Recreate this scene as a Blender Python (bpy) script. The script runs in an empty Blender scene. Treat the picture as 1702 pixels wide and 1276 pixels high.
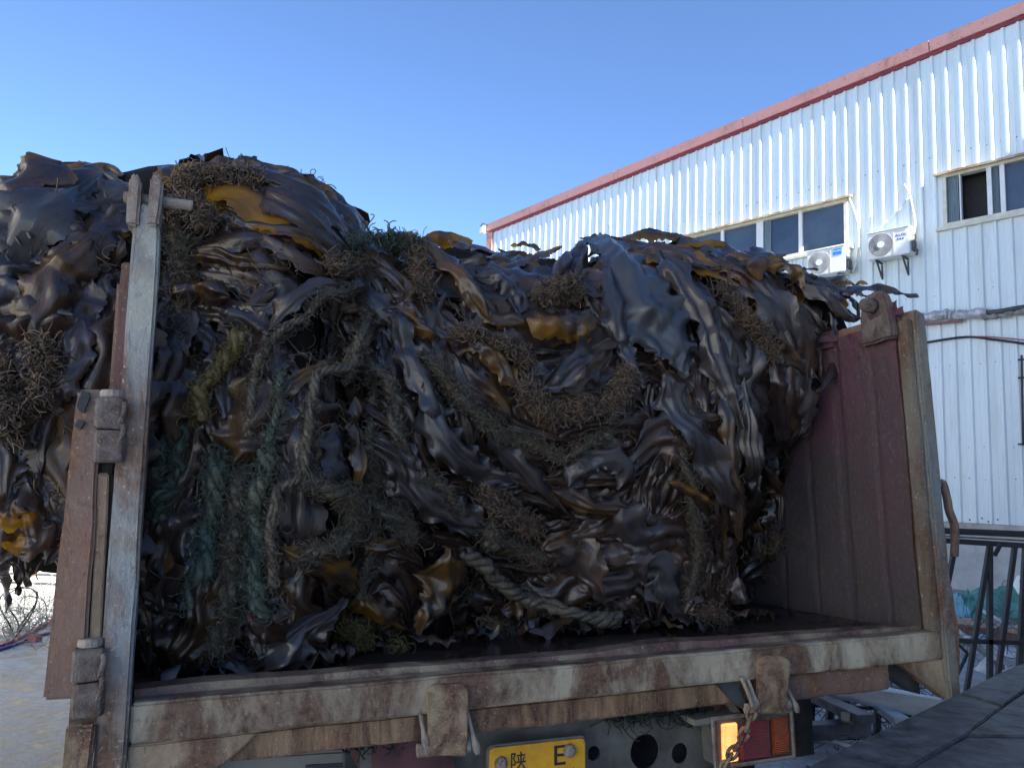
import bpy, bmesh, math, random
import numpy as np
from mathutils import Vector, Matrix, noise
from mathutils.bvhtree import BVHTree

# ------------------------------------------------------------------ camera frame
F, CX, CY = 1279.0, 851.0, 638.0
def nz(v):
    v = np.array(v, float); return v / np.linalg.norm(v)
def cray(u, v): return np.array([u - CX, -(v - CY), -F])
UP = nz([414, 9740, -F]); FW = np.array([0, 0, -1.]); FW = nz(FW - UP * FW.dot(UP)); RT = np.cross(FW, UP)
WM = np.array([RT, FW, UP])                       # camera axes -> world axes
CAM = np.array([0, 0, 1.55])
def wray(u, v): return WM @ cray(u, v)
sc = bpy.context.scene
cd = bpy.data.cameras.new("camera"); cam = bpy.data.objects.new("camera", cd); sc.collection.objects.link(cam)
cd.sensor_width = 36; cd.lens = F / 1702 * 36; cd.clip_start = 0.05; cd.clip_end = 3000
M = Matrix([list(r) for r in WM]).to_4x4(); M.translation = Vector(CAM); cam.matrix_world = M
sc.camera = cam

# ------------------------------------------------------------------ light
WD = nz(WM @ nz(cray(-365, 755)) * np.array([1, 1, 0]))   # warehouse wall direction (towards far left end)
WN = np.array([WD[1], -WD[0], 0.0])                        # pointing into the warehouse
SUN = nz(-WD * 1.0 - WN * 0.10 + np.array([0, 0, 0.742]))
world = bpy.data.worlds.new("World"); sc.world = world; world.use_nodes = True
nt = world.node_tree; bg = nt.nodes["Background"]
sky = nt.nodes.new("ShaderNodeTexSky"); sky.sky_type = 'NISHITA'; sky.sun_disc = False
sky.sun_elevation = math.asin(SUN[2]); sky.sun_rotation = math.atan2(SUN[0], SUN[1])
sky.air_density = 0.75; sky.dust_density = 0.0; sky.ozone_density = 3.5
tint = nt.nodes.new("ShaderNodeMix"); tint.data_type = 'RGBA'; tint.blend_type = 'MULTIPLY'; tint.inputs[0].default_value = 1; tint.inputs[7].default_value = (.64, .70, .78, 1)
nt.links.new(sky.outputs[0], tint.inputs[6]); nt.links.new(tint.outputs[2], bg.inputs[0]); bg.inputs[1].default_value = 0.085
sl = bpy.data.lights.new("sun", 'SUN'); sl.energy = 5.0; sl.angle = math.radians(0.5); sl.color = (1, 0.97, 0.91)
so = bpy.data.objects.new("sun", sl); sc.collection.objects.link(so)
so.rotation_euler = Vector(SUN).to_track_quat('Z', 'Y').to_euler(); so.location = (5, -5, 20)
vs = sc.view_settings; vs.view_transform = 'Standard'; vs.look = 'None'; vs.gamma = 1; vs.exposure = 2.3

# ------------------------------------------------------------------ truck frame
ZT = nz([777 - 851, 8030, -F]); XT = nz([4260 - 851, -(811 - 638), -F]); XT = nz(XT - ZT * XT.dot(ZT)); YT = np.cross(ZT, XT)
TM = np.array([XT, YT, ZT])
OT = cray(219, 1167) * 0.00129636                 # left inner corner of the load floor, camera coords
CT = TM @ (-OT)                                   # camera in truck coords
def tp(u, v, **k):                                # photo point -> truck coords on a plane x=, y= or z=
    r = TM @ cray(u, v); (ax, val), = k.items(); i = 'xyz'.index(ax)
    return CT + r * ((val - CT[i]) / r[i])
RTW = WM @ TM.T                                   # truck -> world rotation
OW = WM @ OT + CAM
def t2w(P): return np.asarray(P) @ RTW.T + OW
BASE = np.array([1.17, 1.9, -1.05])               # truck empty sits here

# ------------------------------------------------------------------ helpers
C = sc.collection
def tag(o, label=None, cat=None, group=None, kind=None):
    if label: o['label'] = label
    if cat: o['category'] = cat
    if group: o['group'] = group
    if kind: o['kind'] = kind
    return o
def empty(name, loc, label, cat, group=None, mat=None):
    o = bpy.data.objects.new(name, None); C.objects.link(o); o.empty_display_size = 0.2
    if mat is not None: o.matrix_world = mat
    else: o.location = loc
    return tag(o, label, cat, group)
class MB:
    """collects vertices and faces"""
    def __init__(s): s.v = []; s.f = []
    def add(s, vs, fs):
        b = len(s.v); s.v += [tuple(map(float, p)) for p in vs]; s.f += [tuple(b + i for i in f) for f in fs]; return s
    def box(s, a, b, top=None):
        (x0, y0, z0), (x1, y1, z1) = a, b
        s.add([(x0,y0,z0),(x1,y0,z0),(x1,y1,z0),(x0,y1,z0),(x0,y0,z1),(x1,y0,z1),(x1,y1,z1),(x0,y1,z1)],
              [(0,3,2,1),(4,5,6,7),(0,1,5,4),(1,2,6,5),(2,3,7,6),(3,0,4,7)]); return s
    def hexa(s, p):                                # 8 corners, order as box
        s.add(p, [(0,3,2,1),(4,5,6,7),(0,1,5,4),(1,2,6,5),(2,3,7,6),(3,0,4,7)]); return s
    def bar(s, a, b, w, h=None, up=(0,0,1)):       # rectangular bar between two points
        a = np.array(a, float); b = np.array(b, float); h = h or w
        t = nz(b - a); u = np.array(up, float)
        if abs(t.dot(u)) > 0.95: u = np.array([1., 0, 0])
        r = nz(np.cross(t, u)); u = np.cross(r, t); r = r * w / 2; u = u * h / 2
        s.hexa([a-r-u, a+r-u, b+r-u, b-r-u, a-r+u, a+r+u, b+r+u, b-r+u]); return s
    def tube(s, pts, r, n=8, cap=True):
        pts = [np.array(p, float) for p in pts]; N = len(pts); rs = r if hasattr(r, '__len__') else [r] * N
        ref = np.array([0.3, 0.2, 0.93]); vs = []; fs = []
        for i, p in enumerate(pts):
            t = nz(pts[min(i+1, N-1)] - pts[max(i-1, 0)] + 1e-9)
            a = np.cross(t, ref)
            if np.linalg.norm(a) < 0.1: a = np.cross(t, [1, 0, 0])
            a = nz(a); b = np.cross(t, a)
            for k in range(n):
                th = 2 * math.pi * k / n; vs.append(p + (a * math.cos(th) + b * math.sin(th)) * rs[i])
        for i in range(N - 1):
            for k in range(n):
                k2 = (k + 1) % n; fs.append((i*n+k, i*n+k2, (i+1)*n+k2, (i+1)*n+k))
        if cap: fs.append(tuple(range(n))[::-1]); fs.append(tuple((N-1)*n+k for k in range(n)))
        s.add(vs, fs); return s
    def prism(s, poly, off):                       # polygon (3D points) pushed along off
        n = len(poly); a = [np.array(p, float) for p in poly]; b = [p + np.array(off, float) for p in a]
        s.add(a + b, [tuple(range(n)), tuple(range(2*n-1, n-1, -1))] + [(i, i+n, (i+1)%n+n, (i+1)%n) for i in range(n)]); return s
def obj(name, mb, mat, parent=None, bevel=0, jit=0, cuts=0, smooth=False, sub=None, space=None, xf=None):
    """space 'T': the points are truck coords.  parent's origin is removed."""
    me = bpy.data.meshes.new(name); vs = np.array(mb.v, float)
    if xf is not None: vs = np.array([xf(p) for p in vs])
    org = np.zeros(3)
    if space == 'T':
        if parent is not None and parent.get('_truck'): vs = vs - BASE
        else: vs = t2w(vs)
    if parent is None:
        org = vs.mean(0); org[2] = vs[:, 2].min(); vs = vs - org
    elif not parent.get('_truck'):
        vs = vs - np.array(worldloc(parent))
    me.from_pydata(vs.tolist(), [], mb.f)
    if bevel or cuts or jit:
        bm = bmesh.new(); bm.from_mesh(me)
        bmesh.ops.recalc_face_normals(bm, faces=bm.faces)
        if bevel:
            ed = [e for e in bm.edges if len(e.link_faces) == 2 and e.calc_face_angle(0) > 0.5]
            bmesh.ops.bevel(bm, geom=ed, offset=bevel, segments=2, affect='EDGES', clamp_overlap=True)
        for _ in range(cuts):
            ed = [e for e in bm.edges if e.calc_length() > (sub or 0.04)]
            if ed: bmesh.ops.subdivide_edges(bm, edges=ed, cuts=1, use_grid_fill=True)
        if jit:
            for v in bm.verts:
                n_ = noise.noise_vector(v.co * 14 + Vector((len(name), 3, 1))) + 0.5 * noise.noise_vector(v.co * 45)
                v.co += n_ * jit
        bm.to_mesh(me); bm.free()
    else:
        bm = bmesh.new(); bm.from_mesh(me); bmesh.ops.recalc_face_normals(bm, faces=bm.faces); bm.to_mesh(me); bm.free()
    if smooth: me.polygons.foreach_set('use_smooth', [True] * len(me.polygons))
    me.materials.append(mat)
    o = bpy.data.objects.new(name, me); C.objects.link(o)
    if parent is not None:
        o.parent = parent
        if parent.get('_truck'): o['_truck'] = 1
    else: o.location = org
    return o
def worldloc(o):
    p = Vector((0, 0, 0))
    while o is not None: p += o.location; o = o.parent
    return p

# ------------------------------------------------------------------ materials
def newmat(name):
    m = bpy.data.materials.new(name); m.use_nodes = True; return m, m.node_tree.nodes, m.node_tree.links, m.node_tree.nodes["Principled BSDF"]
def node(N, t, **k):
    n = N.new(t)
    for a, b in k.items():
        if isinstance(a, str) and hasattr(n, a): setattr(n, a, b)
    return n
def noisetex(N, L, scale, detail=6, rough=0.6, vec=None, stretch=None, dist=0):
    n = N.new("ShaderNodeTexNoise"); n.inputs['Scale'].default_value = scale; n.inputs['Detail'].default_value = detail
    n.inputs['Roughness'].default_value = rough; n.inputs['Distortion'].default_value = dist
    if vec is None:
        tc = N.new("ShaderNodeTexCoord"); vec = tc.outputs['Object']
    if stretch:
        mp = N.new("ShaderNodeMapping"); mp.inputs['Scale'].default_value = stretch; L.new(vec, mp.inputs[0]); vec = mp.outputs[0]
    L.new(vec, n.inputs['Vector']); return n.outputs['Fac']
def ramp(N, L, fac, stops):
    r = N.new("ShaderNodeValToRGB"); e = r.color_ramp.elements
    while len(e) < len(stops): e.new(0.5)
    for i, (p, c) in enumerate(stops):
        e[i].position = p; e[i].color = (*c, 1) if len(c) == 3 else c
    L.new(fac, r.inputs[0]); return r.outputs[0]
def mix(N, L, fac, a, b):
    m = N.new("ShaderNodeMix"); m.data_type = 'RGBA'
    for s, x in ((0, fac), (6, a), (7, b)):
        if isinstance(x, (int, float)): m.inputs[s].default_value = x
        elif isinstance(x, tuple): m.inputs[s].default_value = (*x, 1)
        else: L.new(x, m.inputs[s])
    return m.outputs[2]
def bump(N, L, P, h, strength=0.4, dist=0.01):
    b = N.new("ShaderNodeBump"); b.inputs['Strength'].default_value = strength; b.inputs['Distance'].default_value = dist
    L.new(h, b.inputs['Height']); L.new(b.outputs[0], P.inputs['Normal']); return b
def g(v): return (v, v, v)
def rusty(name, paint, paint2, rust, amount, scale=6, stretch=(1, 1, 0.35), rough=0.65, speck=0.5, bstr=0.5, spec=0.35):
    m, N, L, P = newmat(name)
    a = noisetex(N, L, scale, 10, 0.68, stretch=stretch, dist=0.4)
    b = noisetex(N, L, scale * 0.35, 4, 0.55)
    c = noisetex(N, L, scale * 9, 6, 0.7)
    pc = mix(N, L, ramp(N, L, b, [(0.38, g(0)), (0.62, g(1))]), paint, paint2)
    dark = tuple(x * 0.35 for x in rust)
    rc = mix(N, L, ramp(N, L, c, [(0.35, g(0)), (0.65, g(1))]), dark, rust)
    msk = ramp(N, L, a, [(max(0, 0.62 - amount * 0.45), g(0)), (max(0.02, 0.80 - amount * 0.45), g(1))])
    col = mix(N, L, msk, pc, rc)
    sp = ramp(N, L, noisetex(N, L, scale * 16, 3, 0.6), [(0.62, g(0)), (0.7, g(speck))])
    col = mix(N, L, sp, col, (0.42, 0.38, 0.33))
    sd = ramp(N, L, noisetex(N, L, scale * 5, 8, 0.75), [(0.3, g(0.75)), (0.42, g(0))])
    col = mix(N, L, sd, col, (0.03, 0.022, 0.018))
    L.new(col, P.inputs['Base Color']); P.inputs['Roughness'].default_value = rough
    P.inputs['Specular IOR Level'].default_value = spec
    h = N.new("ShaderNodeMath"); h.operation = 'ADD'; L.new(c, h.inputs[0]); L.new(msk, h.inputs[1])
    bump(N, L, P, h.outputs[0], bstr, 0.006)
    return m
def plain(name, col, rough=0.6, metal=0, var=0.15, scale=8, bstr=0.15, bdist=0.004, spec=0.5, stretch=None):
    m, N, L, P = newmat(name)
    a = noisetex(N, L, scale, 8, 0.65, stretch=stretch)
    lo = tuple(max(0, x * (1 - var * 2)) for x in col); hi = tuple(min(1, x * (1 + var)) for x in col)
    L.new(ramp(N, L, a, [(0.3, lo), (0.7, hi)]), P.inputs['Base Color'])
    P.inputs['Roughness'].default_value = rough; P.inputs['Metallic'].default_value = metal
    P.inputs['Specular IOR Level'].default_value = spec
    if bstr: bump(N, L, P, a, bstr, bdist)
    return m
MAT = {}
MAT['post'] = rusty('painted_post', (0.34, 0.32, 0.25), (0.20, 0.245, 0.28), (0.22, 0.12, 0.07), 0.40, 5.5, speck=0.8, bstr=.9)
MAT['beam'] = rusty('cream_beam', (0.36, 0.325, 0.24), (0.25, 0.21, 0.15), (0.145, 0.085, 0.055), 0.48, 7, stretch=(1, 1, 0.4), speck=0.3)
MAT['beamlow'] = rusty('rust_beam', (0.27, 0.17, 0.09), (0.22, 0.15, 0.09), (0.10, 0.05, 0.032), 0.5, 9, stretch=(1.2, 1, 0.25))
MAT['gusset'] = rusty('gusset_paint', (0.32, 0.24, 0.155), (0.27, 0.21, 0.14), (0.15, 0.08, 0.05), 0.45, 6)
MAT['rustpost'] = rusty('rusty_channel', (0.19, 0.12, 0.09), (0.125, 0.085, 0.075), (0.26, 0.12, 0.055), 0.40, 7, speck=0.5)
MAT['hinge'] = rusty('hinge_steel', (0.27, 0.235, 0.20), (0.21, 0.18, 0.155), (0.20, 0.13, 0.095), 0.3, 12, stretch=(1, 1, 1), speck=0.7)
MAT['hingeb'] = rusty('brown_hinge', (0.155, 0.13, 0.118), (0.12, 0.098, 0.09), (0.12, 0.075, 0.058), 0.4, 16, stretch=(1, 1, 1), speck=0.7, bstr=.9)
MAT['bracket'] = rusty('bracket_rust', (0.30, 0.20, 0.13), (0.27, 0.22, 0.13), (0.18, 0.09, 0.06), 0.45, 14, stretch=(1, 1, 1), speck=0.8, bstr=0.8)
MAT['lip'] = rusty('floor_lip', (0.10, 0.055, 0.045), (0.22, 0.18, 0.12), (0.08, 0.042, 0.034), 0.45, 9, stretch=(1, 1, 1), rough=0.45, speck=0.6)
MAT['chassis'] = plain('chassis_dark', (0.05, 0.055, 0.06), 0.55, 0, 0.4, 10, 0.4)
MAT['chassis_grey'] = plain('chassis_grey', (0.13, 0.13, 0.12), 0.7, 0, 0.35, 6, 0.3)
MAT['chassis_red'] = plain('chassis_red', (0.10, 0.035, 0.04), 0.7, 0, 0.4, 6, 0.3)
MAT['bar'] = plain('underrun_bar', (0.17, 0.17, 0.145), 0.6, 0, 0.25, 6, 0.2, stretch=(0.3, 1, 1))
MAT['black'] = plain('black_iron', (0.015, 0.015, 0.018), 0.6, 0, 0.3, 10, 0.2)
MAT['white'] = plain('white_plastic', (0.72, 0.73, 0.72), 0.45, 0, 0.06, 5, 0.05)
MAT['cream'] = plain('cream_frame', (0.62, 0.60, 0.50), 0.5, 0, 0.1, 6, 0.05)
MAT['darkgrey'] = plain('dark_grey', (0.05, 0.055, 0.07), 0.5, 0, 0.2, 10, 0.1)

# ------------------------------------------------------------------ ground
def ground_mat():
    m, N, L, P = newmat('yard_concrete')
    a = noisetex(N, L, 0.5, 10, 0.65); b = noisetex(N, L, 5, 10, 0.75); c = noisetex(N, L, 60, 4, 0.6)
    col = ramp(N, L, a, [(0.3, (0.20, 0.22, 0.25)), (0.55, (0.36, 0.385, 0.42)), (0.75, (0.46, 0.485, 0.51))])
    col = mix(N, L, ramp(N, L, b, [(0.42, g(0.9)), (0.55, g(0))]), col, (0.10, 0.095, 0.085))
    L.new(col, P.inputs['Base Color']); L.new(ramp(N, L, b, [(0.35, g(0.35)), (0.6, g(0.85))]), P.inputs['Roughness'])
    bump(N, L, P, b, 0.7, 0.02); return m
mb = MB(); R_ = 600
mb.add([(-R_, -R_, 0), (R_, -R_, 0), (R_, R_, 0), (-R_, R_, 0)], [(0, 1, 2, 3)])
tag(obj('ground', mb, ground_mat()), kind='structure')

# ------------------------------------------------------------------ warehouse
BP = wray(1640, 985); BP = CAM + BP * (-1.55 / BP[2]); DW = float((BP - CAM) @ WN)
def wp(u, v, off=0.0):                              # photo point -> (s, z) on the wall, off metres in front of it
    r = wray(u, v); q = r * ((DW - off) / (r @ WN)); return -(q @ WD), q[2] + CAM[2]
def wall(s, z, off=0.0):                            # wall coords -> world
    return -WD * s + WN * (DW - off) + np.array([0, 0, z])
def wx(p): return wall(p[0], p[2], p[1])            # (s, off, z) -> world
ZB = 1.22
def roofz(s): return 8.39 + 1.55 + (s + 18.37) * 0.064 if s < 1 else 8.39 + 1.55 + 19.37 * 0.064 - (s - 1) * 0.064
def clad_mat():
    m, N, L, P = newmat('white_cladding')
    a = noisetex(N, L, 1.2, 8, 0.6, stretch=(1, 1, 0.12)); b = noisetex(N, L, 14, 6, 0.7, stretch=(1, 1, 0.5))
    col = ramp(N, L, a, [(0.3, (0.56, 0.64, 0.66)), (0.6, (0.67, 0.75, 0.77)), (0.8, (0.70, 0.78, 0.78))])
    d = noisetex(N, L, 3.5, 8, 0.7, stretch=(1, 1, 0.06))
    col = mix(N, L, ramp(N, L, b, [(0.60, g(0)), (0.75, g(0.45))]), col, (0.42, 0.38, 0.33))
    col = mix(N, L, ramp(N, L, d, [(0.52, g(0)), (0.72, g(0.5))]), col, (0.40, 0.41, 0.38))
    L.new(col, P.inputs['Base Color']); P.inputs['Roughness'].default_value = 0.42; return m
MAT['clad'] = clad_mat()
wh = empty('warehouse', wall(-6, 0), "long white ribbed metal warehouse with red roof trim behind the truck", 'building')
w1 = [wp(1140, 388)[0], wp(1412, 328)[0]]; W1 = (-10.8, -6.72, 6.86, 7.93); W2 = (-4.86, -0.8, 6.86, 7.93)
prof = []
k0 = -18.02; pit = 0.2507
mbc = MB(); S0, S1 = -18.3, 6.0
s = k0
pts = [(S0, 0)]
while s < S1 - 0.2:
    pts += [(s - 0.05, 0), (s - 0.022, 0.034), (s + 0.012, 0.034), (s + 0.036, 0)]
    pts += [(s + 0.115, 0), (s + 0.121, 0.004), (s + 0.133, 0.004), (s + 0.139, 0)]
    s += pit
pts.append((S1, 0))
for (a, oa), (b, ob) in zip(pts, pts[1:]):
    mid = (a + b) / 2; iv = [(ZB, None)]
    for W in (W1, W2):
        if W[0] < mid < W[1]: iv = [(ZB, W[2]), (W[3], None)]
    for z0, z1 in iv:
        za = roofz(a) - 0.05 if z1 is None else z1; zb_ = roofz(b) - 0.05 if z1 is None else z1
        mbc.add([(a, oa, z0), (b, ob, z0), (b, ob, zb_), (a, oa, za)], [(0, 1, 2, 3)])
cl = obj('wall_cladding', mbc, MAT['clad'], wh, xf=wx)
# body behind, foundation wall
mb = MB(); mb.hexa([(S0,-12,0),(S1,-12,0),(S1,-0.4,0),(S0,-0.4,0),(S0,-12,roofz(S0)-.3),(S1,-12,roofz(S1)-.3),(S1,-0.4,roofz(S1)-.3),(S0,-0.4,roofz(S0)-.3)])
obj('building_body', mb, MAT['black'], wh, xf=wx)  # black colour stands in for the unlit interior behind the open window
mb = MB(); mb.box((S0+.05, -0.39, 0), (S1, -0.03, ZB + 0.02))
obj('base_wall', mb, plain('base_concrete', (0.42, 0.43, 0.43), 0.8, 0, 0.15, 3, 0.3), wh, xf=wx)
mb = MB(); mb.box((S0 + 0.1, -0.028, ZB - 0.18), (S1, 0.05, ZB - 0.01))
obj('plinth_strip', mb, plain('plinth', (0.40, 0.38, 0.35), 0.8, 0, 0.2, 5, 0.3), wh, xf=wx)
# red roof trim
MAT['red'] = rusty('red_trim', (0.52, 0.24, 0.22), (0.48, 0.25, 0.225), (0.42, 0.24, 0.19), 0.2, 1.5, stretch=(1, 1, 1), speck=0.1, bstr=0.05, rough=0.5)
MAT['redd'] = plain('red_edge', (0.22, 0.03, 0.045), 0.5, 0, 0.15, 4, 0)
joints = [S0 - 0.15, -13.1, -9.15, -5.0, -1.0, 1.0, S1]
for a, b in zip(joints, joints[1:]):
    mb = MB(); za, zb_ = roofz(a), roofz(b)
    mb.hexa([(a+.008,-.1,za-.235),(b-.008,-.1,zb_-.235),(b-.008,.10,zb_-.235),(a+.008,.10,za-.235),(a+.008,-.1,za),(b-.008,-.1,zb_),(b-.008,.12,zb_),(a+.008,.12,za)])
    obj('roof_trim', mb, MAT['red'], wh, xf=wx)
mb = MB()
for a, b in ((S0, 1.0), (1.0, S1)):
    za, zb_ = roofz(a), roofz(b)
    mb.hexa([(a,-.02,za-.31),(b,-.02,zb_-.31),(b,.062,zb_-.31),(a,.062,za-.31),(a,-.02,za-.237),(b,-.02,zb_-.237),(b,.062,zb_-.237),(a,.062,za-.237)])
obj('trim_edge', mb, MAT['redd'], wh, xf=wx)
mb = MB(); mb.box((S0 - 0.14, -0.1, ZB), (S0 + 0.14, 0.06, roofz(S0) - 0.28)); obj('corner_trim', mb, MAT['red'], wh, xf=wx)
mb = MB(); mb.box((S0 - 0.10, -12, 0), (S0 - 0.02, -0.11, roofz(S0) - 0.1)); obj('end_wall', mb, MAT['clad'], wh, xf=wx)
mb = MB(); mb.hexa([(S0,-12,roofz(S0)-.28),(1,-12,roofz(1)-.28),(1,-.11,roofz(1)-.28),(S0,-.11,roofz(S0)-.28),(S0,-12,roofz(S0)-.08),(1,-12,roofz(1)-.08),(1,-.11,roofz(1)-.08),(S0,-.11,roofz(S0)-.08)])
obj('roof', mb, MAT['clad'], wh, xf=wx)
# screws in rows
mb = MB(); rg = random.Random(4)
for z in (2.02, 2.6, 4.15, 5.55, 8.35):
    s = k0 + pit / 2
    while s < 0:
        if rg.random() < 0.75 and not (W1[0] < s < W1[1] and W1[2] < z < W1[3]):
            zz = z + rg.uniform(-.02, .02); r = rg.choice((0.007, 0.009, 0.012)); c0 = s + rg.uniform(-.02, .02) + 0.03
            ring = [(c0 + r * math.cos(t), 0.004, zz + r * math.sin(t)) for t in np.linspace(0, 2 * math.pi, 7)[:-1]]
            mb.prism(ring, (0, 0.006, 0))
        s += pit
for (a, z) in ((-4.6, 1.26), (-4.3, 1.25), (-4.15, 1.29), (-4.4, 1.3)):
    mb.box((a, 0.001, z), (a + .022, 0.012, z + 0.03))
tag(obj('screw_heads', mb, MAT['darkgrey'], wh, xf=wx), kind='stuff')
# windows
gl, N, L, P = newmat('window_glass'); P.inputs['Roughness'].default_value = 0.08; _n = noisetex(N, L, .9, 5, .6); L.new(ramp(N, L, _n, [(.35, (.045, .07, .11)), (.65, (.085, .115, .16))]), P.inputs['Base Color']); bump(N, L, P, _n, .25, .02)  # mottled blue base colour stands in for uneven reflections in the panes
cu = plain('curtain', (0.20, 0.27, 0.30), 0.8, 0, 0.2, 12, 0.2, stretch=(3, 3, 0.2))
MAT['canopy'] = rusty('canopy_rust', (0.50, 0.40, 0.24), (0.46, 0.42, 0.30), (0.38, 0.16, 0.06), 0.36, 3, stretch=(1, 1, 1), speck=0.1, bstr=0.1)
def window(W, panes, openi=None):
    a, b, z0, z1 = W
    mb = MB(); t = 0.07
    mb.box((a, -.12, z0), (a + t, .045, z1)); mb.box((b - t, -.12, z0), (b, .045, z1)); mb.box((a + t, -.12, z1 - .06), (b - t, .043, z1)); mb.box((a + t, -.12, z0), (b - t, .043, z0 + .08))
    fr = obj('window', mb, MAT['cream'], wh, xf=wx)
    n = len(panes); xs = [a + t + (b - a - 2 * t) * p for p in panes]
    for i in range(1, n - 1):
        wq = 0.085 if (openi is None and i * 2 == n - 1) else (0.012 if (openi is not None and i == 1) else 0.04)
        mb = MB(); mb.box((xs[i] - wq, -.08, z0 + .08), (xs[i] + wq, .02, z1 - .06)); obj('mullion', mb, MAT['white'], fr, xf=wx)
    for i in range(n - 1):
        if i == openi: continue
        mb = MB(); mb.box((xs[i] + .03, -.05, z0 + .085), (xs[i+1] - .03, -.04, z1 - .065)); obj('pane', mb, gl, fr, xf=wx)
    mb = MB()
    for s_, w_ in ((xs[0] + .1, .16), (xs[len(xs)//2] + .11, .16)) if openi is None else ((xs[0] + .02, xs[1] - xs[0] - .06), (xs[2] + .05, .1)):
        k = [(s_ + i * w_ / 8, -.035 if i % 2 else -.015, 0) for i in range(9)]
        mb = MB()
        for p, q in zip(k, k[1:]): mb.add([(p[0], p[1], z0+.09), (q[0], q[1], z0+.09), (q[0], q[1], z1-.07), (p[0], p[1], z1-.07)], [(0,1,2,3)])
        obj('curtain', mb, cu, fr, xf=wx)
    mb = MB(); mb.box((a - .12, -.0, z0 - .06), (b + .12, .10, z0 - .003)); obj('sill', mb, MAT['cream'], fr, xf=wx)
    mb = MB(); q = 0.17
    mb.hexa([(a-.12,0.0,z1+.01),(b+.12,0.0,z1+.01),(b+.12,q,z1-.03),(a-.12,q,z1-.03),(a-.12,0.0,z1+.07),(b+.12,0.0,z1+.07),(b+.12,q,z1+.012),(a-.12,q,z1+.012)])
    obj('canopy', mb, MAT['canopy'], fr, xf=wx, cuts=3, jit=0.004, sub=0.2)
window(W1, [0, .25, .5, .75, 1])
_f = lambda u: (wp(u, 340)[0] - W2[0] - .07) / (W2[1] - W2[0] - .14)
window(W2, [0, _f(1597), _f(1646), _f(1668), 1], openi=1)

# air conditioners
def grid_disc(mb, c, r0, r1, off, nsp=36):
    for i in range(nsp):
        th = 2 * math.pi * i / nsp
        p = [(c[0] + (r0 + (r1 - r0) * t) * math.cos(th + t * 0.9), off, c[1] + (r0 + (r1 - r0) * t) * math.sin(th + t * 0.9)) for t in np.linspace(0, 1, 6)]
        mb.tube(p, 0.0045, 4, False)
    for rr in np.linspace(r0, r1, 6):
        p = [(c[0] + rr * math.cos(t), off, c[1] + rr * math.sin(t)) for t in np.linspace(0, 2 * math.pi, 33)]
        mb.tube(p, 0.003, 4, False)
def textmesh(name, txt, size, mat, parent, place, ext=0.001, font=None):
    cu_ = bpy.data.curves.new(name, 'FONT'); cu_.body = txt; cu_.size = size; cu_.extrude = ext; cu_.align_x = 'CENTER'
    if font: cu_.font = font
    o = bpy.data.objects.new('tmp', cu_); C.objects.link(o)
    bpy.context.view_layer.update()
    me = o.evaluated_get(bpy.context.evaluated_depsgraph_get()).to_mesh()
    mb = MB(); mb.add([place(v.co.x, v.co.y, v.co.z) for v in me.vertices], [tuple(p.vertices) for p in me.polygons])
    bpy.data.objects.remove(o); return mb
def acunit(tl, br, label, shaded):
    D = 0.36
    a = wp(*tl, off=D); b = wp(*br, off=D)
    s0, z1 = a; s1, z0 = b; w = s1 - s0; h = z1 - z0
    ac = empty('air_conditioner', wall(s0 + w / 2, z0 - 0.02, 0.2), label, 'air conditioner', 'outdoor air conditioner units on the warehouse wall')
    mb = MB(); mb.box((s0, .07, z0), (s1, D, z1)); obj('casing', mb, MAT['white'], ac, xf=wx, bevel=0.015)
    mb = MB(); mb.box((s0 - .01, .06, z1 + .002), (s1 + .01, D + .012, z1 + .022)); obj('lid', mb, MAT['white'], ac, xf=wx, bevel=0.004)
    c = (s0 + w * .33, z0 + h * .5); r = min(h * .44, w * .31)
    mb = MB(); ring = [(c[0] + r * math.cos(t), D + .002, c[1] + r * math.sin(t)) for t in np.linspace(0, 2 * math.pi, 41)[:-1]]
    mb.prism(ring, (0, .003, 0)); fw_ = obj('fan_opening', mb, MAT['darkgrey'] if not shaded else plain('fan_shade_grey', (0.3, 0.3, 0.3)), ac, xf=wx)  # paler disc puts the shaded unit's low contrast into the fan colour
    mb = MB(); grid_disc(mb, c, .055 if h > .5 else .05, r, D + .014); obj('fan_grille', mb, plain('grille_grey', (0.42, 0.44, 0.46), 0.4), ac, xf=wx)
    mb = MB(); mb.prism([(c[0] + .065 * math.cos(t), D + .012, c[1] + .065 * math.sin(t)) for t in np.linspace(0, 2 * math.pi, 25)[:-1]], (0, .012, 0)); obj('fan_hub', mb, MAT['white'], ac, xf=wx)
    mb = MB(); q = s0 + w * .635
    mb.box((q, D + .001, z0 + .02), (q + .008, D + .006, z1 - .02)); obj('panel_seam', mb, MAT['cream'], ac, xf=wx)
    for sx in (s0 + w * .2, s0 + w * .82):
        mb = MB(); mb.bar((sx, .02, z0 - .03), (sx, D - .02, z0 - .03), .035, .03); mb.bar((sx, .03, z0 - .06), (sx, .03, z0 - .36), .035, .03); mb.bar((sx, D - .06, z0 - .05), (sx, .05, z0 - .33), .03, .025)
        obj('bracket', mb, MAT['darkgrey'], ac, xf=wx)
    mb = MB(); mb.box((s1 + .002, .12, z0 + .08), (s1 + .05, .25, z0 + .28)); mb.tube([(s1 + .03, .2, z0 + .12), (s1 + .10, .2, z0 + .08), (s1 + .06, .16, z0 - .02)], .018, 6)
    mb.tube([(s1 + .02, .3, z1 - .1), (s1 + .09, .28, z1 - .2), (s1 + .08, .28, z0 + .2), (s1 + .03, .24, z0 + .1)], .008, 6)
    obj('valve_cover', mb, MAT['chassis_grey'], ac, xf=wx)
    return ac, s0, s1, z0, z1, D
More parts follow.
